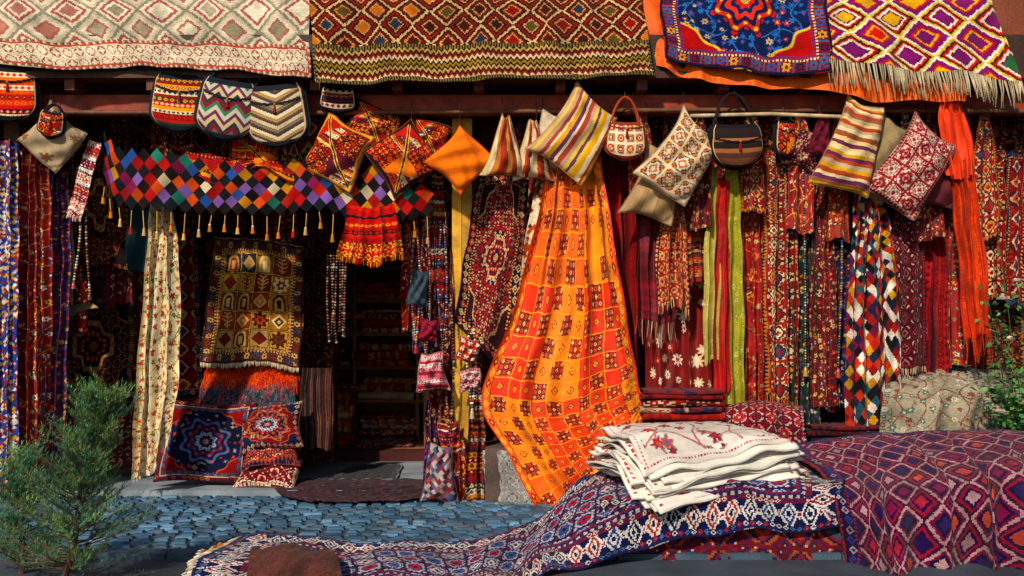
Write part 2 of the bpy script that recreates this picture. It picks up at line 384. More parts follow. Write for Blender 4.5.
# ================================================================== GROUND
def sheet(name,x0,x1,y0,y1,z,mat,n=2):
    mb=MB(); xs=np.linspace(x0,x1,n+1); ys=np.linspace(y0,y1,n+1)
    Xg,Yy=np.meshgrid(xs,ys); mb.grid(np.stack([Xg,Yy,0*Xg+z],-1),np.tile(H('5a6166'),(n,n,1))); return mb.build(name,mat,smooth=False)
def groundmat(name,c1,c2,sc):
    m,nt,p=newmat(name);N=nt.nodes.new;L=nt.links.new
    tc=N('ShaderNodeTexCoord');n=N('ShaderNodeTexNoise');n.inputs['Scale'].default_value=sc;n.inputs['Detail'].default_value=8
    L(tc.outputs['Object'],n.inputs['Vector']);cr=N('ShaderNodeValToRGB')
    cr.color_ramp.elements[0].position=.3;cr.color_ramp.elements[1].position=.7
    cr.color_ramp.elements[0].color=(*H(c1),1);cr.color_ramp.elements[1].color=(*H(c2),1)
    L(n.outputs['Fac'],cr.inputs['Fac']);L(cr.outputs[0],p.inputs['Base Color'])
    n2=N('ShaderNodeTexNoise');n2.inputs['Scale'].default_value=sc*30;L(tc.outputs['Object'],n2.inputs['Vector'])
    b=N('ShaderNodeBump');b.inputs['Strength'].default_value=.5;b.inputs['Distance'].default_value=.01;L(n2.outputs['Fac'],b.inputs['Height']);L(b.outputs[0],p.inputs['Normal'])
    p.inputs['Roughness'].default_value=.8; return m
M_ASPH=groundmat('asphalt','1e2834','36424f',2.5)
M_CONC=groundmat('concrete','5c6874','8a949c',3)
sheet('ground',-120,120,-60,160,-.02,M_ASPH)
mb=MB(); yy=7.25; row=0
mb.box(-8,8,7.2,9.66,-.04,-.03,H('0c1218'))
while yy<9.58:
    dy=.108; x=-8+(row%2)*.08+random.uniform(-.03,.03)
    while x<8:
        dx=random.uniform(.12,.2); g=.011; b=.016
        z=random.uniform(-.006,.006); x0,x1,y0,y1=x+g,x+dx-g,yy+g,yy+dy-g
        c=H(random.choice(['3f6888','48749a','365c7c','567e9c','46687e','305674','5a6c7a','507a98','3c5468']))*random.uniform(.6,1.2)
        j=lambda:random.uniform(-.006,.006)
        v=[(x0+j(),y0+j(),-.03),(x1+j(),y0+j(),-.03),(x1+j(),y1+j(),-.03),(x0+j(),y1+j(),-.03),(x0+b+j(),y0+b,z),(x1-b+j(),y0+b,z),(x1-b,y1-b,z+j()),(x0+b,y1-b,z)]
        mb.add(v,[(4,5,6,7),(0,1,5,4),(1,2,6,5),(2,3,7,6),(3,0,4,7)],c)
        x+=dx
    yy+=dy; row+=1
mb.build('stone_paving',M_STONE,smooth=False)
mb=MB()
x=-8
while x<8:
    mb.box(x,x+.78,7.02,7.19,-.02,.022+random.uniform(-.004,.004),H('42586a')*random.uniform(.75,1.1)); x+=.795
mb.build('kerb',M_STONE,smooth=False)
# ================================================================== BUILDING
bld=bpy.data.objects.new('carpet_shop_building',None); bpy.context.scene.collection.objects.link(bld)
def part(name,boxes,mat,c,sm=False):
    mb=MB()
    for b in boxes: mb.box(*b,H(c)*random.uniform(.85,1.1))
    return mb.build(name,mat,smooth=sm,parent=bld)
part('floor_slab',[(-9,-.4,9.62,11.8,-.02,.05)],M_CONC,'8c98a0')
dx0,dx1,dz=-2.1,-1.0,2.5
part('back_wall',[(-9,dx0,11.8,12,0,3.9),(dx1,-.3,11.8,12,0,3.9),(dx0,dx1,11.8,12,dz,3.9),(dx0,dx1,11.75,12,0,.17)],M_PLAST,'4a2020')
part('partition_wall',[(-.3,-.1,9.95,12,0,3.88)],M_PLAST,'5a2a20')
part('display_wall',[(-.098,9,10.35,10.6,0,3.88)],M_PLAST,'4a1c18')
part('door_frame',[(dx0-.07,dx0,11.7,11.797,.05,dz),(dx1,dx1+.07,11.7,11.797,.05,dz),(dx0-.07,dx1+.07,11.7,11.797,dz,dz+.09)],M_WOOD,'a05a2c')
part('open_door',[(dx1-.06,dx1-.01,12.0,12.75,.2,dz-.03),(dx1-.075,dx1-.062,12.1,12.65,.4,1.1),(dx1-.075,dx1-.062,12.1,12.65,1.25,2.3)],M_WOOD,'9a5a2c')
part('ceiling',[(-9,9,9.08,12,3.9,3.96)],M_WOOD,'4a2616')
part('rafters',[(x,x+.09,9.12,11.8,3.8,3.897) for x in np.arange(-8.6,8.8,.75)],M_WOOD,'6a3018')
part('awning_beam',[(-9,9,9.3,9.42,3.62,3.797)],M_WOOD,'8a2e14')
part('upper_wall',[(-9,9,9.75,10,3.962,8.5)],M_PLAST,'8a4a34')
part('awning_roof',[(-9,9,9.1,9.75,3.962,4.3)],M_WOOD,'3a2218')
for x in(-6,-2,2.2,6):
    part('upper_window',[(x-.55,x+.55,9.7,9.748,5.3,6.9)],M_WOOD,'2e6a74')
    part('window_pane',[(x-.47,x-.03,9.68,9.697,5.4,6.8),(x+.03,x+.47,9.68,9.697,5.4,6.8)],M_BEAD,'1c2a30')
part('interior_floor',[(-4,.8,12,14.6,.1,.17)],M_WOOD,'a86c40')
part('interior_walls',[(-4,-3.9,12,14.6,.17,3),(.8,.9,12,14.6,.17,3),(-4,.9,14.6,14.7,.17,3),(-4,.9,12,14.7,3,3.1)],M_PLAST,'a86a50')
part('interior_shelves',[(-3.0,-.4,13.4,14.2,z,z+.04) for z in(.62,1.07,1.52,1.97,2.42)]+[(x,x+.05,13.42,14.2,.17,2.44) for x in(-3.0,-2.15,-1.3,-.45)],M_WOOD,'a86838')
PALD='8c1f18 5a1416 b0521e 26304e c89a50 7a2a3a 3a1a1a a83018'
def stack(name,x0,x1,y0,y1,z0,z1,pal=PALD,lt=.05,mat=None,parent=None,jit=.03):
    mb=MB(); P=HP(pal); z=z0
    while z<z1-.01:
        l=lt*random.uniform(.7,1.3); l=min(l,z1-z); a=np.linspace(-np.pi/2,np.pi/2,7)
        o=random.uniform(-jit,jit); o2=random.uniform(-jit,jit)
        prof=[(y1,z+.002)]+[(y0+o+l/2-l/2*np.cos(q),z+l/2+(l/2-.002)*np.sin(q)) for q in a]+[(y1,z+l-.002)]
        n=max(12,int((x1-x0)/.012)); xs=np.linspace(x0+o2,x1+o2,n+1)
        G=np.array([[(x,py_+.008*math.sin(x*9+z*40),pz+.006*math.sin(x*7+z*31)) for x in xs] for py_,pz in prof])
        sd=random.randrange(99)
        xc=(xs[:-1]+xs[1:])/2; base=P[random.randrange(len(P))]; ac=P[random.randrange(len(P))]; ac2=P[random.randrange(len(P))]
        C=np.zeros((len(prof)-1,n,3))
        for j in range(len(prof)-1):
            row_=np.tile(base,(n,1))
            row_[hsh(np.floor(xc/.04),0*xc,sd)>.55]=ac
            row_[hsh(np.floor(xc/.025),0*xc+j,sd+3)>.7]=ac2
            C[j]=row_
        mb.grid(G,C); z+=l
    return mb.build(name,mat or M_WOOL,parent=parent)
PALB='c83824 d8a060 8a3a3a d8b898 b04048 d87028 a82820 d8c0a0'
for zi in(.18,.66,1.11,1.56,2.01):
    for xa in(-2.93,-2.08,-1.23):
        stack('shelf_rugs',xa,xa+.75,13.35,14.1,zi,zi+random.uniform(.16,.36),parent=bld,lt=.09,pal=PALB,jit=.08)
stack('rug_stack',-2.55,-1.98,12.3,12.9,.172,.85,lt=.08,pal=PALB); stack('rug_stack',-.95,-.1,12.8,13.0,.172,1.5,lt=.08,pal=PALB)
# ================================================================== PATTERNS
p_cream=bottomband(lattice('d6ccb6 d6ccb6 a8685c d6ccb6 c4b8a0 8d8674 d6ccb6 a85c50 e0d8c4 b0a48c d6ccb6',.46,.36,.013,ids='b0786a a89c86 8f8670 d6ccb6 d6ccb6'),.24,bordered(motif('dcd0b8 dcd0b8 a0483c dcd0b8 8a7a60',.1,11,4),(.02,'dash','a84438 d8ccb0 8a7a60',1),(.015,'plain','b85040')))
p_brown=bottomband(lattice('7e1a16 2a0f0d c0905c 34120f 8a2018 34120f ccaa78 2a0f0d 6e1a16 bc8e54 2a0f0d 8e3020',.36,.27,.0125,ids='8a1a14 2a3448 b86a24 4a1410 5a4a22 3a1410'),.3,
    bordered(zigzag('2a1512 b89458 2a1512 8a2a1c d4c098 3a1a14 94782e',.06,.03,.022),(.03,'dash','23201c 7a6a3a',.5)))
p_navymed=bordered(medal('e0b848 c02818 142458 d84020 101c48 c83a20 101c48',floral('102050','3a78b8 2a5a9a c03020 d8b060 2a5a9a','2858a0',.085,6,.9,3,vine='3a78b8'),'a81c16',lobes=8,rx=.5,ry=.7,diamond=False),(.03,'plain','141838'),(.1,'ros','8a1814 2c5aa0 c8a050 1a2450 2c6a9a',1.2),(.02,'dash','e0c890 1c2c5c',.8),(.03,'zig','a81c16 1c3c7a',1))
p_multi=lattice('ece2cc d8a818 6a1c5a 6a1c5a ece2cc c82818 18141c d8b020 ece2cc 7a2068 7a2068 c02818 e0b020 18141c ece2cc 2a1838',.5,.4,.013,ids='d8a818 7a2068 c02818 2a6a3a')
p_redrug=bordered(motif('7c1618 a83028 1c223a d0b088 7c1618 1c223a',.2,19,1,ids='c8502c 2c3c6a d0a868 5a1418'),(.02,'plain','30101a'),(.06,'dia','201c30 c05038 d0a878 3a5a7a',1.2),(.015,'dash','c89860 5a1418',1))
p_redrug2=bordered(motif('5c1018 8a2028 141a2c 9a3a30 c8b090',.15,15,6),(.05,'zig','1c2036 8a2828',1),(.02,'plain','7a1c1c'))
p_darkrug=bordered(motif('2c0c10 5a1418 18121c 7a2c20 2c0c10 9a6a48',.24,21,3),(.06,'ros','1c1018 6a2420 8a5a3a',1.3))
def _tan(s,t,w,h):
    c=w/4; d=h/5; i=np.floor(s/c);j=np.floor(t/d);x=fr(s/c)-.5;y=fr(t/d)-.5
    P=HP('b87c38 7a2418 c89448 2a3048 a8702c 9a3a20 c09a60 5a3a24'); k=(hsh(i,j,4)*len(P)).astype(int); o=P[k]
    D=HP('3a1a12 d8b070 5a2014 c8a060 e0c890 d8b070 6a2018 c8a060')[k]; kind=(hsh(i,j,12)*4).astype(int)
    q=np.abs(x)+np.abs(y); r=np.hypot(x,y); th=np.arctan2(y,x)
    m=kind==0; put(o,m&(q<.4),D); put(o,m&(q<.28),P[(k+3)%8]); put(o,m&(q<.12),D)
    m=kind==1; put(o,m&(((x/.34)**2+((y+.05)/.42)**2<1)|((np.abs(x)<.34)&(y>0)&(y<.42))),D); put(o,m&(((x/.24)**2+((y+.02)/.3)**2<1)|((np.abs(x)<.24)&(y>0)&(y<.4))),P[(k+2)%8]); put(o,m&(np.abs(x)<.12-.1*y)&(y>-.15)&(y<.3),D)
    m=kind==2; put(o,m&(r<.4*(1+.2*np.cos(8*th))),D); put(o,m&(r<.24*(1+.2*np.cos(6*th))),P[(k+5)%8]); put(o,m&(r<.1),D)
    m=kind==3; put(o,m&(np.abs(x)<.04)&(y<.4)&(y>-.3),D); put(o,m&(np.abs(fr(y*5+np.abs(x)*2.5)-.5)<.2)&(np.abs(x)<.34-.5*np.abs(y+.1)),D)
    put(o,(np.abs(x)>.44)|(np.abs(y)>.44),H('3a1a12')); put(o,(np.abs(x)>.475)|(np.abs(y)>.475),H('c09850')); return o
p_tanrug=bordered(_tan,(.02,'plain','3a1c12'),(.08,'ros','50181a b8874a 7a3020 c0a060 3a4a5a',1.0),(.02,'dash','c49a58 3a1a12',.8),(.03,'dia','7a4420 d8b070',1.2))
p_cushmed=bordered(medal('c0562c 182848 b8bcc8 20305c 8a1c20 182448 4a6c9c 141830',floral('141a38','b03028 5a7098 c8a070','2c3a60',.07,4,.8,3),'8a1a1e',lobes=8,rx=.75,ry=.75),(.05,'dia','7a1618 c08058 20305c',1.1),(.012,'plain','c8a888'),(.04,'ros','1a2040 a83c2c 5a78a0',1.1))
p_suzani=bordered(tiles(),(.03,'plain','d8440c'),(.09,'dia','e8700c 7a1e12 f4b84c',1.2))
p_wfloral=floral('d8c8a4','a81c20 c83038 3a5a2a d89020 8c1a28','4a6a34',.062,5,.85,5,vine='6a7a3a')
p_redfloral=floral('8a1218','d8a04c 5c2450 e0d0b0 2c3c78 c83820','30401c',.06,5,.8,8,vine='d8a04c')
p_purpfloral=floral('3a1440','b82430 d8a040 5a58a0 8c1c50','24401c',.05,4,.85,9)
p_bluefloral=floral('14204a','a82428 c89838 c8c0b0 2a5a88','2a4a4a',.055,6,.85,19,vine='8a2030')
p_rust=floral('9a3414','e0a040 5a1418 d8c090 c8601c','4a1c14',.06,5,.85,39,vine='5a1418')
p_maroon=floral('5a1018','b83028 d0a060 2a2440 c8b090','3a1418',.05,5,.85,49,vine='a02820')
p_dgreen=floral('142a20','a82428 c89838 c8c0b0 2a6a4a 2a3a78','1c4a30',.05,6,.9,29)
p_band=stripes('9c1c18 c88a30 22304e d8c8ac 6a1418 7a1c18 c04a1c 4a1c2c',(.02,.06),13)
p_band2=stripes('d0c0a0 8a1c20 2a2a4a c08028 8a1c20 1c1c24 6a1418',(.02,.05),15)
p_crim=bordered(motif('8a1418 c84a30 1c1c2c d8b080 8a1418 3a1420',.14,13,14,ids='d08030 e0c8a0 2a3a6a 8a1418'),(.03,'zig','1c1c2c c07028',1))
p_harl=harl('b8302a e8e0d4 22264a c89828 14141c 7a1c4a e8e0d4 8a1c20 c04018 14141c 2a5a6a',.07,.095,None,seed=3)
PALR='9c1c18 d8a030 2a2030 e8d8bc 6a1418 3a2a5c c04a1c'
p_strip1=stripes('d8c8a8 b02818 c88028 5a2050 a01c1c 2a2a2a 7a1c1c',(.012,.035),3)
def p_patch(sd):
    A=HP(['c02418 1c1418 e07818','a81c18 d8a030 241c2c','d03a18 1c1418 8a1820','b82818 e0a040 5a1830','c83018 2a2030 e08020'][sd%5])
    st=stripes(PALR,(.012,.03),sd); la=motif('8a1818 d04820 181418 e0a040',.09,11,sd)
    def f(s,t,w,h):
        x=s/w;y=t/h; z=np.floor(x*2)+2*np.floor(y*2); o=A[((x+y>1).astype(int)+(z%2).astype(int))%3]
        put(o,(fr(x*2)+fr(y*2)>1)&(z%3==0),st(s,t,w,h)); put(o,(z==1)|(z==2),la(s,t,w,h)); put(o,np.abs(x-y)<.04,H('e0b050')); put(o,np.abs(x-y)<.02,H('18141c'))
        e=np.minimum(np.minimum(x,1-x),np.minimum(y,1-y)); put(o,e<.05,A[1]); return o
    return f
# ================================================================== AWNING CARPETS
surf('cream_kilim',[[(-30,-45,9.72),(140,-45,9.72),(316,-45,9.72)],[(-30,0,9.22),(140,2,9.22),(309,0,9.22)],[(-30,62,9.0),(80,69,8.98),(160,66,8.99),(240,72,8.98),(312,77,8.99)]],p_cream,folds=(4,.014,.028),thick=.012,hem=.014,size=(3.3,1.25),cell=.0068)
surf('brown_kilim',[[(310,-45,9.70),(480,-45,9.70),(645,-45,9.70)],[(309,0,9.19),(480,0,9.19),(642,0,9.19)],[(314,84,8.97),(400,82,8.95),(480,80,8.96),(570,78,8.95),(654,75,8.97)]],p_brown,folds=(5,.014,.026),thick=.012,hem=.012,size=(3.6,1.4),cell=.0068)
surf('orange_cloth',[[(630,-45,9.74),(800,-45,9.74),(985,-45,9.74)],[(640,5,9.26),(800,2,9.26),(975,0,9.26)],[(655,66,9.06),(720,84,9.02),(800,88,9.02),(880,100,9.0),(965,102,9.02)]],floral('e06a18','e87a1c d85a20','d0580c',.2,6,.5,2),folds=(5,.012,.03),mat=M_SILK,gather=1.1)
surf('navy_medallion_rug',[[(668,-45,9.66),(745,-45,9.66),(822,-45,9.66)],[(660,0,9.16),(745,0,9.16),(826,0,9.16)],[(667,58,8.98),(745,72,8.95),(833,75,8.97)]],p_navymed,folds=(2,.012,.022),thick=.012,size=(1.55,1.5),cell=.0068)
surf('zigzag_kilim',[[(818,-45,9.68),(900,-45,9.68),(985,-45,9.68)],[(820,0,9.17),(900,0,9.17),(992,0,9.17)],[(826,58,8.98),(900,68,8.95),(960,72,8.96),(1022,82,8.97)]],p_multi,folds=(3,.012,.024),thick=.012,fringe=[('b',.25,'c8b898 b8a888 d8ccb0')],fl=.016,cell=.0068)
surf('red_kilim',[[(1040,-45,9.7),(1200,-45,9.7)],[(1040,80,8.98),(1210,78,8.98)]],p_redrug,folds=(3,.006,.012),thick=.012)
surf('red_kilim',[[(-200,-45,9.7),(-36,-45,9.7)],[(-200,78,8.98),(-36,72,8.98)]],p_redrug2,folds=(3,.006,.012),thick=.012)
mb=MB(); mb.tube([W(-150,112,9.25),W(300,113,9.25),W(700,110,9.25),W(1200,112,9.25)],.022,H('6a4028'),k=8); mb.build('hanging_rail',M_WOOD)
mb=MB(); mb.tube([W(690,116,9.1),W(770,114,9.1),W(845,117,9.1)],.018,H('c0a884'),k=8); mb.build('curtain_rod',M_WOOD)
mb=MB(); P=[W(462,y,9.6) for y in(92,507)]
for (ax,bx,c) in((-.09,.0,'e0a424'),(.005,.1,'c08a1c')): mb.box(P[0][0]+ax,P[0][0]+bx,9.5,9.62,0.0,3.62,H(c))
mb.build('wooden_post',M_WOOD,smooth=False)
part('porch_post',[(-4.95,-4.8,9.7,9.85,0,3.62),(4.9,5.05,9.7,9.85,0,3.62)],M_WOOD,'5a3420')
# ================================================================== LEFT PORCH
bd=[(60,135,108,260),(130,205,96,230),(205,270,170,300),(265,335,180,380),(0,60,130,300)]
for i,(a,b,c,d) in enumerate(bd):
    surf('wall_rug',[[(a-4,c,11.6-.03*i),(b+4,c,11.6-.03*i)],[(a-4,d,11.55-.03*i),(b+4,d,11.55-.03*i)]],[p_darkrug,p_redrug2,p_darkrug,p_redrug2,p_redrug][i],folds=(1.5,.01,.03),thick=.01)
surf('wall_rug',[[(50,300,10.7),(135,296,10.7)],[(52,395,10.6),(134,392,10.6)]],bordered(medal('a05a30 2a1418 8a2c20 1c1820 b08050 3a1a1a',motif('3a1414 6a2420 18141c a07048',.12,13,8),'20182a',rx=.8,ry=.85,diamond=True),(.06,'ros','1c1420 8a4030 a08058',1.2)),folds=(1.5,.005,.02),thick=.01,fringe=[('b',.06,'a89878')])
surf('wall_rug',[[(70,140,10.1),(130,150,10.1)],[(66,262,10.05),(132,270,10.05)]],bordered(medal('8a4a28 1c1018 7a2420 c89858 3a1418',motif('4a1418 8a2c24 18141c a87848',.12,13,28),'20141c',rx=.8,ry=.7,diamond=True),(.05,'dia','18101c 8a3028 a87848',1.2)),folds=(1.5,.01,.03),thick=.01)
surf('wall_rug',[[(50,398,10.9),(200,398,11.2)],[(40,470,10.3),(200,466,10.5)]],p_redrug2,folds=(2,.01,.03),thick=.01)
surf('wall_rug',[[(110,230,11.3),(200,225,11.3)],[(112,398,11.25),(205,398,11.25)]],p_redrug,folds=(2,.005,.02),thick=.01)
surf('wall_rug',[[(200,360,11.45),(332,360,11.45)],[(200,458,11.4),(332,458,11.4)]],p_redrug2,folds=(2,.005,.02),thick=.01)
surf('wall_rug',[[(428,180,11.5),(490,180,11.5)],[(428,455,11.4),(490,455,11.4)]],p_redrug,folds=(2,.005,.03),thick=.01)
surf('wall_rug',[[(330,160,11.6),(430,160,11.6)],[(330,242,11.55),(430,242,11.55)]],p_redrug2,folds=(2,.005,.02),thick=.01)
surf('garden_rug',[[(216,238,10.4),(258,240,10.38),(303,247,10.4)],[(207,300,10.4),(253,302,10.37),(303,305,10.4)],[(199,364,10.35),(248,362,10.3),(299,367,10.35)]],p_tanrug,folds=(1.5,.01,.025),thick=.012,fringe=[('b',.05,'d8ccb0 c8b898'),('t',.03,'d8ccb0')],cell=.0065)
mb=MB()
for i in range(7000):
    u=random.random(); v=random.random(); px=206+u*92-6*v; py=366+v*40
    p=W(px,py,10.45-.28*v); l=random.uniform(.07,.14)
    c=H(random.choice(['d84818','c02c10','e06a20','a82010'])) if v<.35+.25*random.random() else H(random.choice(['1c5a6c','20343c','2a7888','1c4858','c84018','2a1820']))
    d=np.array([random.uniform(-.3,.3),random.uniform(-.7,-.2),-1])*l; w=np.array([.004,0,0])
    mb.add([p-w,p+w,p+d*.6+w,p+d*.6-w],[(0,1,2,3)],c*random.uniform(.6,1.1)); mb.add([p+d*.6-w,p+d*.6+w,p+d+[0,.01,-.02]],[(0,1,2)],c)
mb.build('shaggy_fleece',M_WOOL)
stack('rug_stack',X(205,10.5),X(298,10.5),10.35,11.2,.052,.85)
cushion('floor_cushion',0,0,0,.92,.84,2,p_cushmed,th=.2,tilt=-16,yaw=8,raw=(-3.07,9.98,.48),loop=False,mat=M_WOOL,cell=.0065)
cushion('floor_cushion',0,0,0,.58,.52,4,p_cushmed,th=.2,tilt=-24,yaw=4,raw=(-2.82,10.46,.80),loop=False,mat=M_WOOL)
cushion('floor_cushion',0,0,0,.64,.5,-10,bordered(medal('c0562c 182848 b8bcc8 8a1c20 182448 c07040',floral('7a1418','c0a070 2c4a7a d06030','2c3a60',.07,4,.8,13),'182448',rx=.8,ry=.8),(.05,'dia','182448 c06038 d0b080',1.1)),th=.2,tilt=-26,yaw=-10,raw=(-2.42,10.02,.62),loop=False,mat=M_WOOL,cell=.0065)
cushion('floor_cushion',0,0,0,.62,.42,0,bordered(motif('7a1418 1c2040 c04028 e0d0b8',.1,11,2),(.03,'dia','e0d0b8 7a1418')),th=.24,tilt=-55,yaw=-8,raw=(-2.42,9.92,.17),loop=False,mat=M_WOOL)
cushion('floor_cushion',0,0,0,.56,.38,0,bordered(motif('8a1c20 d8c8a8 1c2c54 c05030',.12,13,5),(.04,'zig','1c2c54 c05030',1)),th=.22,tilt=-62,yaw=10,raw=(-2.4,9.98,.35),loop=False,mat=M_WOOL)
def flat(name,x0,x1,y0,y1,z,pat,**k): return surf(name,[[(x0+.1,y1,z),(x1-.06,y1,z)],[(x0,y0,z),(x1,y0,z)]],pat,folds=(2,.002,.003),raw=True,axis='z',hem=0,**k)
flat('doormat',-1.92,-1.18,10.2,11.35,.066,bordered(motif('1c1c28 34343e 241820 50504a',.14,13,4),(.03,'plain','70747c'),(.07,'dia','20242e 585c68')),thick=.01)
flat('entrance_rug',-2.0,-1.2,12.1,13.0,.186,bordered(motif('b03020 e0b070 3a3a6a e0c8a0',.2,13,7),(.05,'zig','2c2c4c c04030',1)),thick=.01)
rows=[[(-2.3,10.25,.066),(-1.6,10.3,.066),(-.75,10.2,.066)],[(-2.35,9.85,.07),(-1.6,9.85,.07),(-.65,9.8,.07)],[(-2.2,9.5,.034),(-1.6,9.45,.034),(-.8,9.5,.034)],[(-1.9,9.2,.022),(-1.5,9.15,.022),(-1.0,9.2,.022)]]
surf('threshold_rug',rows,floral('300e1a','6a2430 201838 50304a 604858','2a1830',.09,6,.9,2,vine='5a2430'),folds=(2,.002,.004),raw=True,axis='z',hem=0,thick=.008)
surf('beaded_curtain',[[(-6,140,9.3),(16,140,9.3)],[(-8,488,9.25),(16,484,9.25)]],harl('24409a d8d0c0 c89818 24409a 902030 1c2860',.03,.035,seed=4),folds=(2,.02,.035),gather=1.4,mat=M_SILK)
hang('floral_scarf',16,52,128,478,9.42,p_redfloral,3,.05,14,46,mat=M_SILK,g=1.8)
hang('floral_scarf',38,74,170,475,9.5,p_purpfloral,3,.045,30,62,mat=M_SILK)
hang('floral_scarf',0,30,150,500,9.48,p_bluefloral,3,.03,mat=M_SILK)
surf('woven_belt',[[(88,140,9.3),(101,144,9.3)],[(66,212,9.25),(81,218,9.25)]],stripes('b82820 e8e0d0 20305c e8e0d0 c84820',(.02,.035),4),folds=(1,.003,.006),fringe=[('b',.05,'b82820 e8e0d0')])
hang('cream_cloth',52,78,215,305,9.75,plain('b8a47c'),1.5,.03,54,74,mat=M_COT)
surf('cream_cloth',[[(52,312,9.9),(88,302,9.9)],[(55,322,9.7),(100,306,9.75)]],plain('98845c'),folds=(2,.02,.03),mat=M_COT)
surf('floral_shawl',[[(150,195,9.45),(172,192,9.45)],[(146,260,9.45),(178,258,9.45)],[(138,380,9.42),(177,372,9.42)],[(133,478,9.4),(150,470,9.38),(166,440,9.4)]],p_wfloral,folds=(2.3,.035,.045),gather=1.4,mat=M_SILK,fringe=[('b',.04,'e0d8c0')])
surf('green_cloth',[[(128,205,9.9),(150,205,9.9)],[(126,270,9.9),(152,272,9.9)]],plain('1c3c44'),folds=(1,.01,.02))
beads('bead_string',[[(x,165,9.35),(x+random.uniform(-3,3),230,9.35),(x+random.uniform(-6,6),275+random.uniform(0,20),9.35)] for x in(78,88)],.012,'d8c8a0 902820 c8c0b0 402018 a07020',1.1,.06)
# harlequin patchwork banner with tassels
mb=MB(); PB=HP('a81c1c c05014 2a7a68 284a88 7a1c48 c08420 c8b898 901818 b02c18 7a5a9a'); PK=HP('100e14 181018 1c0e0c 101820')
path=catm([W(104,146,9.28),W(118,164,9.22),W(165,168,9.2),W(215,176,9.2),W(270,178,9.2),W(325,170,9.2),W(345,176,9.22),W(400,182,9.22),W(440,174,9.25)],200)
seg=np.concatenate([[0],np.cumsum(np.linalg.norm(np.diff(path,axis=0),axis=1))]); Lp=seg[-1]; st=.063; n=int(Lp/st)
def bp(x,z):
    p=np.array([np.interp(x,seg,path[:,i]) for i in range(3)]); z*=1+.08*math.sin(x*3.1); p[2]-=z; p[1]+=.03*math.sin(x*8)+.015*math.sin(x*31+z*20)-.02*z; return p
dh=.068
for i in range(n):
    nr=3 if i%2==0 else 2
    for j in range(-1,nr):
        x=i*st; z=(j*2+(0 if i%2==0 else 1))*dh+.04
        dark=(i%2==0) if j%2==0 else ((i//2)%2==0 and i%2==0)
        c=PK[random.randrange(4)] if dark else PB[random.randrange(len(PB))]
        Q=[[bp(x+(a-b)*st*.98, z+(a+b-1)*dh*.98) for a in(0,.5,1)] for b in(0,.5,1)]
        mb.grid(np.array(Q),np.tile(c*random.uniform(.7,1.1),(2,2,1)))
    if i%2==0:
        x=i*st; a=bp(x,5*dh+.04); b_=a+[random.uniform(-.015,.015),-.01,-random.uniform(.08,.2)]
        mb.tube([a,(a+b_)/2,b_],.004,H('c8a058'),k=4); mb.ball(b_,.011,H(random.choice(['d8a030','c02820','e8e0d0'])));mb.cone(b_,.012,.02,.065,H(random.choice(['c87a28','b8802c','a82820','c0a060'])))
mb.build('patchwork_banner',M_COT)
surf('scalloped_trim',[[(185,150,9.3),(250,160,9.27),(330,160,9.27)],[(182,166,9.24),(215,182,9.2),(260,168,9.2),(300,184,9.2),(336,168,9.2)]],stripes('b81c18 d8301c 2a1c1c e0a030',(.02,.04),5),folds=(3,.01,.02))
hang('red_drape',240,335,112,165,9.4,p_redrug,3,.03,top=1)
hang('red_drape',150,235,115,178,9.6,p_darkrug,3,.03,top=1)
hang('striped_drape',300,332,368,452,10.3,stripes('3a2018 6a4a3a 20202c 5a2a20',(.01,.02),4,'s',False),2,.02,top=.9)
hang('dark_drape',300,332,190,455,10.9,p_darkrug,3,.03,top=1)
surf('embroidered_dress',[[(348,204,9.1),(372,208,9.07),(396,203,9.1)],[(344,230,9.08),(372,231,9.02),(400,229,9.08)],[(338,254,9.05),(372,261,9.0),(405,253,9.05)]],bottomband(stripes('b81c14 d03018 a81410 e0a83c b81c14 18141c',(.02,.06),7),.13,bordered(motif('c02818 e8c050 c02818 1c1818',.06,9,2),(.01,'dash','e0b040 18141c',2))),folds=(3,.015,.03),fringe=[('b',.05,'d8a030 c02018')])
beads('bead_bundle',[[(x,256,9.5),(x+random.uniform(-2,2),300,9.5),(x+random.uniform(-3,3),335+random.uniform(-6,14),9.5)] for x in np.linspace(328,346,7)],.013,'181418 281c1c 98907c 5a1c18 883828 785030',1.0)
for x,y0,y1,p in((412,210,330,p_redfloral),(420,250,350,p_bluefloral),(436,165,300,p_band),(442,290,420,p_maroon),(428,205,300,p_crim),(446,250,360,p_redrug2),(428,300,350,p_harl)):
    hang('trinket_scarf',x-8,x+9,y0,y1,9.5,p,1.5,.03,x-10,x+10)
for x,y0,y1,pl in((414,228,345,'c02820 c8c0b0 2858a0 b88830'),(424,218,360,'a89080 902030 2a1c20 8a5058'),(441,225,350,'3a5a8a a0b0c0 902820 181418'),(448,300,440,'702018 a08050 181418'),(470,320,410,'a02820 d8c8b0 3a5a8a')):
    beads('bead_necklace',[[(x,y0,9.38),(x-3,(y0+y1)/2,9.36),(x+2,y1,9.36)],[(x+3,y0,9.38),(x+6,(y0+y1)/2,9.36),(x+2,y1,9.36)]],random.choice([.011,.014]),pl,1.05,.08)
cushion('embroidered_cap',432,372,9.3,.26,.34,0,stripes('b02c40 d88a98 e8e0d8 8a1c30 c04858',(.015,.03),6),th=.2,drop=.25,loop=False)
cushion('woven_pouch',440,474,9.3,.28,.52,4,harl('a89890 8a3040 b8b0a8 4a5a80 885058 382838',.045,.05,seed=2),th=.16,drop=.2,taper=.1,loop=False)
cushion('woven_pouch',450,438,9.4,.2,.3,-8,p_strip1,th=.14,loop=False)
cushion('woven_pouch',468,350,9.35,.2,.22,8,motif('b82820 e8e0d8 d88a28 5a1c30',.07,9,5),th=.1,loop=False)
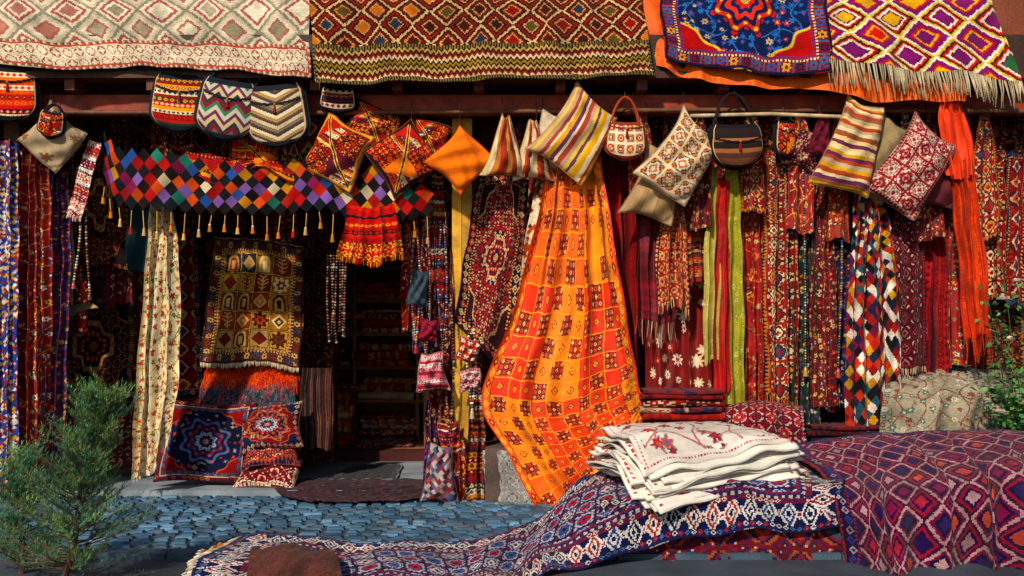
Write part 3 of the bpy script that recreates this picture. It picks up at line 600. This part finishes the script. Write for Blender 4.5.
cushion('woven_pouch',470,380,9.35,.2,.2,-6,stripes('c86a7a d8d0c8 a83040',(.015,.03),2),th=.1,loop=False)
cushion('woven_pouch',428,330,9.35,.16,.2,6,plain('8a2438'),th=.1,loop=False)
cushion('leather_pouch',419,288,9.35,.17,.32,3,plain('40505c'),th=.1,loop=False,drop=.2)
hang('trinket_scarf',466,484,395,505,9.4,p_band2,2,.03); hang('trinket_scarf',425,440,400,500,9.5,p_purpfloral,2,.03); hang('trinket_scarf',450,466,430,502,9.38,p_redfloral,2,.03)
# ================================================================== CUSHIONS AND BAGS ROW
bag('saddle_bag',10,92,9.12,.52,.48,2,stripes('c82818 e87820 1c1c24 e8d8b0 d84818',(.02,.05),2),strap=.14)
bag('saddle_bag',181,102,9.12,.54,.48,4,stripes('c82818 e8a030 e0d0b0 901c1c 2c3c2c',(.02,.05),5),strap=.15,trim='1c2430')
bag('saddle_bag',227,109,9.08,.54,.5,8,zigzag('8a2030 3a7a5a c8c0b0 6a3858 d0b890 2a3a4a',.18,.09,.04),strap=.15,trim='1c2430')
bag('saddle_bag',278,115,9.1,.58,.52,-4,zigzag('c8b898 80705a 4a3a34 d8ccb0 a88858 5a4440',.6,.12,.03),strap=.16,trim='20242c')
bag('patchwork_bag',338,100,9.2,.34,.2,3,p_band2,strap=.08,dangle=False)
cushion('kilim_cushion',53,138,9.2,.46,.46,40,bordered(floral('b09c80','a06840 7a5a40 904828','7a7050',.14,6,.7,2),(.02,'plain','9a8a68')),th=.2,drop=.12)
bag('patchwork_bag',52,124,9.1,.24,.2,10,p_patch(2),th=.08,strap=.1)
cushion('patchwork_cushion',338,152,9.18,.52,.56,30,p_patch(3),th=.2,drop=.1,cell=.0065)
cushion('patchwork_cushion',404,158,9.15,.52,.54,56,p_patch(0),th=.2,drop=.14,cell=.0065)
cushion('patchwork_cushion',372,130,9.3,.48,.46,25,p_patch(7),th=.18)
cushion('patchwork_cushion',255,155,9.35,.5,.4,10,p_patch(4),th=.18)
cushion('patchwork_cushion',428,140,9.3,.36,.36,15,p_patch(2),th=.16)
cushion('orange_cushion',461,160,9.12,.45,.47,42,plain('e87c08'),th=.24,drop=.06,edge='a84408')
cushion('striped_cushion',505,146,9.12,.25,.54,6,stripes('dcc8a0 a83c28 dcc8a0 b87a40 8a3a28',(.02,.035),2,'s',False),th=.2,drop=.75)
cushion('striped_cushion',533,150,9.18,.25,.54,-4,stripes('d8c49c b84430 d8c49c 7a3a28 d8c49c',(.015,.03),6,'s',False),th=.2,drop=.75)
cushion('kilim_cushion',556,142,9.25,.4,.5,10,plain('c8b8a0'),th=.18,drop=.2)
cushion('striped_cushion',578,132,9.06,.54,.72,34,stripes('e0d0ac d8a030 6a4068 e0d0ac a84838 b89880 d8b850',(.02,.045),5,'s',False),th=.26,drop=.4)
bag('kilim_purse',625,140,9.12,.38,.3,0,motif('e8d8c0 b83028 3a6a8a d8a030 7a2838',.09,9,3),strap=.26,trim='8a3a28',flap=.2)
cushion('kilim_cushion',656,184,9.25,.42,.64,14,stripes('a88c68 988058 b89c78',(.05,.1),2,'s',False),th=.2,drop=.3)
cushion('kilim_cushion',683,156,9.1,.5,.72,34,bordered(motif('d8c8a8 b06848 d8c8a8 5a4a5a b8883c a83c30',.17,15,9),(.02,'plain','c8b898')),th=.24,drop=.4,cell=.0065)
bag('leather_purse',735,146,9.1,.54,.36,-4,stripes('2a1c1c 5a3a30 7a4a38 2a2024 a06840',(.03,.06),4,'t',False),th=.22,strap=.32,trim='1c1418',round_=.55,flap=.45)
bag('kilim_purse',784,138,9.2,.2,.3,0,p_patch(9),strap=.1)
cushion('kilim_cushion',806,150,9.28,.3,.34,22,motif('7a1c28 d0b088 2a2c50',.1,11,40),th=.14,drop=.3)
cushion('leather_pouch',822,134,9.15,.16,.36,4,plain('6a1c30'),th=.1,drop=.5)
cushion('striped_cushion',854,146,9.06,.46,.82,18,stripes('d8c088 c89830 6a3058 b8a080 a84a30 d8c8a0 8a5a40',(.018,.04),8,'t',False),th=.24,drop=.3)
cushion('linen_cushion',881,158,9.22,.4,.72,28,plain('908060'),th=.2,drop=.25)
cushion('kilim_cushion',914,166,9.06,.52,.78,34,bordered(motif('8a2030 c8b0a0 5a1828 b06860 d0c0b0',.15,15,12),(.03,'zig','5a1828 c08878',1)),th=.24,drop=.35,cell=.0065)
cushion('kilim_cushion',936,172,9.2,.4,.6,14,plain('6a3038'),th=.18,drop=.3)
# ================================================================== CENTRE
surf('red_kilim',[[(478,176,9.48),(505,172,9.46),(528,180,9.45)],[(466,250,9.45),(495,258,9.42),(524,262,9.43)],[(457,322,9.42),(478,345,9.38),(508,374,9.4)]],bordered(medal('d0a878 1c223a a02820 7c1618 d0b088 1c223a 9c2420',motif('7c1618 a83028 20263c c8a078',.1,11,1),'3a1420',rx=.9,ry=.5,diamond=True),(.02,'plain','30101a'),(.07,'dia','201c30 c05038 d0a878',1.2),(.015,'dash','c89860 5a1418',1)),folds=(1.5,.015,.035),thick=.01,cell=.007)
surf('cream_band',[[(538,170,9.35),(548,170,9.35)],[(522,262,9.33),(534,262,9.33)],[(515,330,9.33),(524,330,9.33)]],harl('e0d0b0 b05028 e0d0b0 7a3020',.04,.05),folds=(1,.005,.01))
surf('orange_suzani',[[(552,158,9.24),(576,152,9.2),(600,158,9.24)],[(536,230,9.22),(576,232,9.18),(612,228,9.22)],[(510,325,9.2),(570,328,9.15),(628,318,9.2)],[(482,398,9.15),(560,404,9.1),(640,378,9.15)],[(513,461,9.13),(578,448,9.07),(645,404,9.12)],[(546,525,9.1),(596,476,9.05),(648,428,9.1)]],p_suzani,folds=(3.1,.04,.05),mat=M_SILK,gather=1.12,cell=.0066,xs=.4,hem=.02,size=(2.2,3.6))
hang('fringed_shawl',598,640,150,345,9.5,stripes('8a1018 a01820 700c14',(.02,.06),2,'s',False),4,.045,fringe=[('b',.25,'8a1018 a81c20')])
hang('maroon_shawl',640,678,170,318,9.45,stripes('6a1020 80182a 5a0c1c',(.05,.1),5,'t'),3,.045,638,674,fringe=[('b',.22,'8a2030 a84048 c0a890')],mat=M_SILK)
hang('patterned_scarf',657,690,205,305,9.38,bordered(motif('9a2418 c8a070 5a1c28 d87830',.1,11,31),(.02,'dash','c8a070 5a1418',1)),2,.04,mat=M_SILK,fringe=[('b',.08,'9a2418 c8a070')])
hang('floral_scarf',650,722,200,392,9.6,floral('7a1410','e8d8c0 c83020 e0c8a8','5a2c14',.13,8,.8,3),3,.04,644,724,mat=M_SILK,g=1.3)
hang('striped_scarf',674,708,180,280,9.42,stripes('a83018 5a2a38 b88850 2a2030 b84820 7a1c18',(.015,.03),7),3,.04)
hang('yellow_scarf',706,720,168,362,9.32,floral('b0a458','d0c480 989044','8a8a30',.04,4,.6,2),1.5,.03,702,721,mat=M_SILK)
hang('green_scarf',724,740,168,424,9.3,floral('98922c','c0b868 7a8028','5a6a20',.06,4,.6,4),1.5,.03,722,744,mat=M_SILK,g=1.7)
hang('red_scarf',714,732,180,395,9.27,floral('a81c14','b83020 8a1410','6a1010',.06,4,.6,4),1.5,.03,714,730,mat=M_SILK)
hang('paisley_shawl',738,768,152,410,9.45,floral('a01c18','d09040 2a2430 c84018 c8b080','3a1818',.07,6,.85,6,vine='c87830'),3,.05,742,770,mat=M_SILK,fringe=[('b',.08,'c84018 d8a040')],g=1.7)
hang('paisley_shawl',764,794,140,400,9.38,p_crim,2.6,.05,766,798,mat=M_SILK,fringe=[('b',.1,'c84018 d8a040')],g=1.6)
hang('patterned_shawl',752,790,300,435,9.5,p_rust,2,.035,mat=M_SILK)
hang('green_floral_scarf',790,816,172,425,9.4,p_dgreen,2.5,.045,788,818,mat=M_SILK,g=1.7)
hang('floral_scarf',812,834,182,405,9.36,p_maroon,2,.045,812,838,mat=M_SILK,g=1.7)
hang('kilim_band',830,850,190,412,9.42,p_bluefloral,2,.04,g=1.7)
hang('harlequin_shawl',848,892,182,455,9.25,p_harl,3.4,.055,846,902,fringe=[('b',.08,'e8e0d4 b8302a')],g=1.8)
hang('red_kilim',890,925,175,362,9.35,bordered(motif('5c1018 a85a58 141a2c 8a2028 c8b0a0',.11,13,16),(.03,'zig','1c2036 8a2828',1)),2,.04,886,928,fringe=[('b',.06,'c8a890')],cell=.007)
hang('red_kilim',918,950,175,400,9.45,stripes('7a1420 2a1020 a82c28 5a1018',(.02,.05),6,'s'),2,.04,914,948)
hang('green_floral_scarf',944,972,185,370,9.4,floral('9a2024','1c6a4a d8c898 2a3a7a c89030','1c5a30',.05,5,.9,17),2.5,.045,946,976,mat=M_SILK)
hang('orange_fringed_scarf',936,964,98,175,9.05,plain('dc4c10'),3,.04,948,974,mat=M_SILK)
hang('orange_fringed_scarf',950,978,160,340,9.03,stripes('d04410 e05818 b83a0c',(.01,.02),3,'s',False),3.2,.05,966,992,mat=M_WOOL,fringe=[('b',.22,'e05814 c84010 d84c0c')],g=1.7)
hang('red_kilim',984,1006,150,300,9.4,p_crim,2,.03,top=1); hang('red_kilim',1004,1030,150,310,9.42,p_redrug,2,.03,top=1)
hang('red_kilim',988,1030,290,390,9.6,p_darkrug,2,.03,top=1)
for x in(1040,1075,1110,-40,-80,-120): hang('floral_scarf',x-18,x+20,130,440,9.5,random.choice([p_redfloral,p_purpfloral,p_redrug,p_crim]),3,.04)
beads('bead_string',[[(x,170,9.3),(x+2,260,9.28),(x+random.uniform(-4,4),330+random.uniform(0,60),9.28)] for x in(803,840)],.011,'902820 b8b0a0 2a6a4a a88030 3a3a80',1.1,.09)
pool=[p_redrug2,p_band,p_redfloral,p_maroon,p_redrug,p_rust,p_purpfloral,p_crim,p_band2,floral('5a1014','c87a3a 2a2440 b83028','2a2010',.06,5,.8,21),p_darkrug]
for i,x in enumerate(range(500,1050,22)):
    hang('hanging_textile',x-15,x+17,118+random.randint(-6,12),400+random.randint(-60,30),9.9-.08*(i%3),pool[(i*4)%11],2.2,.04,x-18+random.randint(-5,5),x+20,cell=.009)
for i,x in enumerate(range(-10,130,26)):
    hang('hanging_textile',x-16,x+18,112,330+random.randint(-60,60),10.4-.06*(i%3),[p_darkrug,p_redrug2,p_purpfloral,p_maroon][i%4],2,.03,cell=.011)
for i,x in enumerate(range(560,1040,30)):
    surf('upper_drape',[[(x-20,104,9.62),(x+22,104,9.62)],[(x-16,165+random.randint(0,30),9.55),(x+18,170+random.randint(0,30),9.55)]],[p_redrug2,p_redfloral,p_maroon,p_darkrug,p_crim,p_redrug][i%6],folds=(2,.02,.04),cell=.01)
for i,x in enumerate((700,752,800,838,905,930,985,640)):
    hang('knotted_scarf',x-9,x+9,112,190+random.randint(0,60),9.3,[p_maroon,p_crim,p_redfloral,p_rust,p_band][i%5],1.5,.035,x-12,x+13,top=.3,mat=M_SILK)
# ================================================================== RIGHT PLINTH AND LOW STACKS
part('display_plinth',[(-.25,9,9.25,10.34,0,.5)],M_STONE,'5a4a44')
surf('carved_panel',[[(484,450,9.3),(552,452,9.2)],[(486,526,9.3),(552,524,9.2)]],bordered(motif('8a8684 b0aaa4 5a5658 9a9490',.16,15,9),(.03,'dash','a09a94 6a6464')),folds=(1,.002,.003),mat=M_STONE,thick=.06)
stack('rug_stack',X(640,9.2),X(720,9.2),9.0,9.8,.5,1.05,lt=.06,pal='8c1f18 b8a48a 7a2a2a a83018 5a1416 2a2a4a 8a2428')
surf('draped_rug',[[(716,404,9.7),(760,400,9.7),(800,404,9.7)],[(714,412,9.15),(760,408,9.12),(803,414,9.15)],[(712,470,9.0),(760,470,8.98),(806,470,9.0)]],bordered(motif('6a1428 a83038 2a1840 c0a088',.14,13,33),(.04,'dia','2a1840 a83038 c0a088',1.2)),folds=(2,.015,.03))
stack('rug_stack',X(806,9.2),X(880,9.2),9.1,9.8,.5,.72,lt=.05,pal='3a1418 20202c 6a1c20')
surf('pale_carpet',[[(885,372,9.5),(960,368,9.5),(1045,375,9.5)],[(884,400,9.05),(960,396,9.0),(1045,402,9.0)],[(880,450,8.95),(960,452,8.92),(1045,450,8.92)]],bordered(floral('a09884','8a3a38 4a6a5a c8c0b0 a08070','5a6a5c',.09,6,.95,4,vine='7a3a38'),(.07,'ros','98907c 7a3a38 c8c0a8 4a5a5a',1.2)),folds=(3,.02,.04))
# ================================================================== FOREGROUND BENCH
part_b=MB(); part_b.box(X(655,7.6),X(1240,7.6),7.2,8.35,.4,.45,H('5a3a24'))
for x in(X(665,7.6),X(800,7.6),X(1000,7.6),X(1220,7.6)):
    for y in(7.25,8.2): part_b.box(x,x+.08,y,y+.08,0,.399,H('4a2e1c'))
part_b.build('wooden_bench',M_WOOD,smooth=False)
p_long=bordered(motif('141a44 8a1c2c 141a44 3a4a80 b0a8b0',.2,17,20,ids='a82030 c8b8b0 3a5a90'),(.02,'plain','20204c'),(.05,'dia','181c44 b02a38 c8c0c0 4a6a9a',1.1),(.19,'hexa','141844 ccc8c4 7a1c2c 24407c 983028 141844',.85),(.05,'dia','7a1c2c c8c0b8 20285c',1.0),(.03,'dash','b8b0a8 242858',1),(.04,'zig','20245c 7a2a3c',1))
C1=[[(245,535,6.75),(330,540,6.8),(420,542,6.85),(515,530,7.2),(582,480,7.75),(640,462,8.1),(740,460,8.2),(845,458,8.25)],
 [(222,550,6.5),(330,554,6.55),(420,555,6.6),(510,546,6.9),(568,508,7.35),(640,478,7.6),(740,476,7.6),(845,474,7.65)],
 [(200,564,6.3),(330,570,6.35),(430,571,6.4),(500,568,6.62),(556,538,6.98),(645,492,7.08),(745,486,7.1),(843,481,7.12)],
 [(186,588,6.12),(330,591,6.1),(430,590,6.12),(505,586,6.2),(560,573,6.58),(650,546,6.92),(745,534,6.97),(844,524,6.99)]]
surf('long_bench_carpet',C1,p_long,folds=(5,.016,.028),axis='z',thick=.012,xs=.4,cell=.0066,fringe=[('l',.13,'e8e0d0 d8ccb8 c8b8a0')],size=(5.6,1.4),hem=.015,warp=.009)
surf('underlying_kilim',[[(600,500,7.1),(740,495,7.1),(860,500,7.1)],[(596,600,6.98),(740,600,7.0),(865,600,6.98)]],bordered(motif('6a1c2c 20285c b8a890 7a2434 2a1c3c 985030',.3,19,23,ids='2a5a6a c09040 20285c a04030'),(.05,'dia','1c2048 a83040 c8b8a0')),folds=(4,.02,.04))
p_purp=bordered(lattice('3c0c34 741438 200e44 8e2038 3c0c34 b08a90 6a1440 180c38 9a2c44 180c38',.28,.36,.012,ids='a02c3c b08a90 30205c 7a1448 281050 c05040'),(.03,'plain','2a0c2e'),(.08,'dia','1c1444 a02438 a89098 3c3c88',1.2),(.02,'dash','a02438 1c1444',1))
C2=[[(786,445,8.3),(850,436,8.5),(920,432,8.6),(990,430,8.6),(1100,430,8.6),(1240,432,8.6)],
 [(800,458,7.9),(870,448,8.0),(930,446,8.1),(1000,436,8.1),(1100,440,8.1),(1240,440,8.1)],
 [(822,474,7.4),(890,470,7.5),(950,462,7.5),(1015,452,7.5),(1100,455,7.5),(1250,455,7.5)],
 [(838,505,6.93),(895,502,6.84),(965,492,6.9),(1030,480,6.8),(1110,482,6.85),(1260,480,6.85)],
 [(850,560,6.86),(902,560,6.68),(962,560,6.86),(1035,555,6.66),(1115,560,6.8),(1270,560,6.8)],
 [(858,612,6.8),(918,614,6.55),(970,612,6.8),(1050,610,6.58),(1120,610,6.7),(1280,610,6.7)]]
surf('burgundy_carpet',C2,p_purp,folds=(6,.035,.085),thick=.012,xs=.6,cell=.0068,mat=M_WOOL,size=(4.0,2.8),axis='y',fringe=[('l',.03,'8a3040')],warp=.014)
surf('turned_carpet_back',[[(254,549,6.45),(292,545,6.42),(332,551,6.45)],[(248,562,6.25),(292,558,6.2),(338,564,6.25)],[(246,596,5.95),(292,596,5.92),(344,596,5.95)]],floral('5c3630','6a4038 52302c','4c2c28',.05,5,.9,3),folds=(1.7,.012,.02),axis='z',thick=.012)
surf('striped_kilim',[[(205,548,6.6),(250,538,6.7)],[(178,590,6.08),(245,590,6.08)]],stripes('d88a28 20305c e8e0d0 b82820 2a1c2c d8b040',(.03,.06),3,'s'),folds=(1.5,.01,.02),axis='z',thick=.01,fringe=[('l',.06,'e8e0d0')])
# stack of white printed textiles
mb=MB(); pw=bordered(floral('e0dcd2','b83038 c85a50 5a6a9a e4e0d8 8a3040','7a9090',.15,6,.8,4,vine='b8787a'),(.03,'plain','e8e4dc'),(.014,'dash','b84a50 e8e4dc',1),(.03,'plain','e8e4dc'))
NL=18
for i in range(NL):
    f_=i/(NL-1); ang=.3+random.uniform(-.13,.13); cx=X(693,7.6)+random.uniform(-.05,.05); cy=7.6+random.uniform(-.04,.04); hw=.63-.05*f_+random.uniform(-.03,.03); hd=.52-.03*f_+random.uniform(-.03,.03)
    n=130 if i==NL-1 else 50; a=np.linspace(-1,1,n+1)
    A,B=np.meshgrid(a,a); p0=random.uniform(0,6)
    x=A*hw; y=B*hd; Xr=cx+x*math.cos(ang)-y*math.sin(ang); Yr=cy+x*math.sin(ang)+y*math.cos(ang)
    ed=np.maximum(np.abs(A),np.abs(B))
    Z=.505+.0195*i+(.014*np.sin(A*5+p0)+.012*np.sin(B*6+p0*2)+.008*np.sin(A*11+B*9+p0))*ed**3*(.5+f_)
    over=np.clip(7.3-Yr,0,1); Z-=over*(.42+.2*f_)
    Z-=.10*np.clip(ed-.7,0,1)*f_
    Z+=.05*np.exp(-((B-.2)/.6)**2-(A/.7)**2)*f_
    S,T=np.meshgrid((np.arange(n)+.5)/n*1.3,(np.arange(n)+.5)/n*.95)
    C=pw(S,.95-T,1.3,.95)*random.uniform(.78,1.0)*np.array([1,random.uniform(.96,1),random.uniform(.9,1)])
    mb.grid(np.stack([Xr,Yr,Z],-1)[:, ::-1],C[:,::-1])
    for rim in(np.stack([Xr[0],Yr[0],Z[0]],-1),np.stack([Xr[:,0],Yr[:,0],Z[:,0]],-1)):
        G=np.stack([rim,rim+[-.003,-.007,-.006],rim+[0,-.001,-.013]],0); mb.grid(G,np.tile(H('d8d2c8')*random.uniform(.7,1),(2,n,1)))
mb.build('white_textile_stack',M_COT,thick=.003)
# ================================================================== PLANTS
def conifer(name,base,hgt,rad,seed,nb=230,tw=20,lean=(0,0)):
    r=random.Random(seed); V=[];Cc=[]; mb=MB(); base=np.array(base)
    tr=[base+np.array([.03*math.sin(k*.9)+lean[0]*k/8,.02*math.cos(k),hgt*k/8]) for k in range(9)]; mb.tube(tr,.022,H('4a3426'),k=7,taper=.004)
    for i in range(nb):
        t=r.uniform(.02,1)**.8; k=t*8; j=min(int(k),7); o=tr[j]*(1-k+j)+tr[j+1]*(k-j)
        an=r.uniform(0,2*math.pi); ln=rad*(1.05-t*.75)*r.uniform(.4,1.2); el=r.uniform(.05,.6)+t*.5
        d=np.array([math.cos(an)*math.cos(el),math.sin(an)*math.cos(el),math.sin(el)])
        bend=lambda q:o+d*ln*q+np.array([0,0,-.05*math.sin(q*3)*ln*2])
        mb.tube([bend(q) for q in np.linspace(0,1,5)],.005,H('5a4030'),k=4,taper=.0015)
        shade=r.uniform(.5,1.8); warm=H('8aa850') if r.random()<.35+.3*t else H('4a8468')
        for m in range(tw):
            q=r.uniform(.2,1); e=bend(q); d2=d*.6+np.array([r.uniform(-.7,.7),r.uniform(-.7,.7),r.uniform(-.2,.6)]); d2/=np.linalg.norm(d2); l2=r.uniform(.05,.11)
            N=15; z=e+d2*l2*(np.arange(N)[:,None]/N); d3=d2*.7+np.stack([RNG.uniform(-.8,.8,N),RNG.uniform(-.8,.8,N),RNG.uniform(-.5,.8,N)],1); d3/=np.linalg.norm(d3,axis=1)[:,None]
            l3=RNG.uniform(.016,.036,(N,1)); w=np.cross(d3,[.3,.2,.9]); w=w/(np.linalg.norm(w,axis=1)[:,None]+1e-9)*.0022
            V.append(np.stack([z-w,z+w,z+d3*l3],1).reshape(-1,3)); c=HP('3c6a4a 2c5638 4f7a52 5e8a4e 28483a')[RNG.randint(0,5,N)]*.6+warm*.4; Cc.append(c*shade*RNG.uniform(.7,1.2,(N,1)))
    V=np.concatenate(V); mb.add(V,np.arange(len(V)).reshape(-1,3),np.concatenate(Cc))
    return mb.build(name,M_LEAF,smooth=False)
conifer('conifer_shrub',(X(60,6.3),6.3,-.02),1.16,.6,3,lean=(.28,0),nb=200,tw=17); conifer('conifer_shrub',(X(20,6.6),6.6,-.02),.75,.42,5,nb=100,tw=17)
def rose(name):
    r=random.Random(5); mb=MB(); tips=[]; Yb=8.25
    for i in range(18):
        b=np.array([X(1030,Yb)+r.uniform(-.1,.25),8.9+r.uniform(-.05,.05),.1]); top=W(r.uniform(984,1060),r.uniform(235,420),Yb+.2+r.uniform(-.1,.1))
        pts=catm([b,(b+top)/2+[r.uniform(.0,.25),0,.1],top],12); mb.tube(pts,.006,H('4a5a2c'),k=5,taper=.003); tips.append(top)
        for n in range(80):
            q=r.uniform(4,11); j=int(q); p=pts[min(j,11)]+np.array([r.gauss(0,.06),r.gauss(0,.05),r.gauss(0,.06)])
            d=np.array([r.uniform(-1,1),r.uniform(-1,.3),r.uniform(-.6,.5)]); d/=np.linalg.norm(d); w=np.cross(d,[r.uniform(-.4,.4),r.uniform(-1,.3),.8]); w/=np.linalg.norm(w); l=r.uniform(.04,.075)
            mid=p+d*l*.5+np.array([0,0,.006])
            mb.add([p,mid+w*l*.36,p+d*l,mid-w*l*.36],[(0,1,2,3)],H(r.choice(['2f6a30','4a8038','24502a','5c9444']))*r.uniform(.6,1.2))
    for t in (tips[0],tips[3],tips[7],W(1016,282,8.1),W(1002,300,8.1),W(1010,340,8.1),W(998,412,8.1)):
        for k in range(24):
            a=r.uniform(0,6.28); e=r.uniform(0,1.3); d=np.array([math.cos(a)*math.cos(e),math.sin(a)*math.cos(e)-.3,math.sin(e)*.8]); s_=r.uniform(.03,.05); w=np.cross(d,[0,.3,1]); w/=np.linalg.norm(w)+1e-9
            mb.add([t,t+d*s_*.7+w*s_*.5,t+d*s_,t+d*s_*.7-w*s_*.5],[(0,1,2,3)],H('e8dcd4'))
    mb.build(name,M_LEAF,smooth=False)
rose('rose_bush')
# ================================================================== CAMERA, SKY, SUN
cam=bpy.data.cameras.new('camera'); co=bpy.data.objects.new('camera',cam); bpy.context.scene.collection.objects.link(co)
co.location=(0,0,1.6); co.rotation_euler=(math.radians(90),0,0); cam.lens=35; cam.sensor_width=36; cam.shift_y=.041; cam.clip_end=600
bpy.context.scene.camera=co
w=bpy.data.worlds.new('World'); bpy.context.scene.world=w; w.use_nodes=True; nt=w.node_tree
sky=nt.nodes.new('ShaderNodeTexSky'); sky.sky_type='NISHITA'; sky.sun_disc=False
EL,AZ=37,-24   # sun behind the camera, to its left
dirv=Vector((math.sin(math.radians(AZ))*math.cos(math.radians(EL)),-math.cos(math.radians(AZ))*math.cos(math.radians(EL)),math.sin(math.radians(EL))))
sky.sun_elevation=math.radians(EL); sky.sun_rotation=math.atan2(dirv.x,dirv.y)
nt.links.new(sky.outputs[0],nt.nodes['Background'].inputs[0]); nt.nodes['Background'].inputs[1].default_value=.095
sl=bpy.data.lights.new('sun','SUN'); so=bpy.data.objects.new('sun',sl); bpy.context.scene.collection.objects.link(so)
sl.energy=4.8; sl.angle=math.radians(2.5); sl.color=(1,.88,.70); so.rotation_euler=dirv.to_track_quat('Z','Y').to_euler()
sc=bpy.context.scene; sc.view_settings.view_transform='Standard'; sc.view_settings.look='None'; sc.view_settings.exposure=0
print('OBJECTS',len(bpy.data.objects),'FACES',sum(len(m.polygons) for m in bpy.data.meshes))
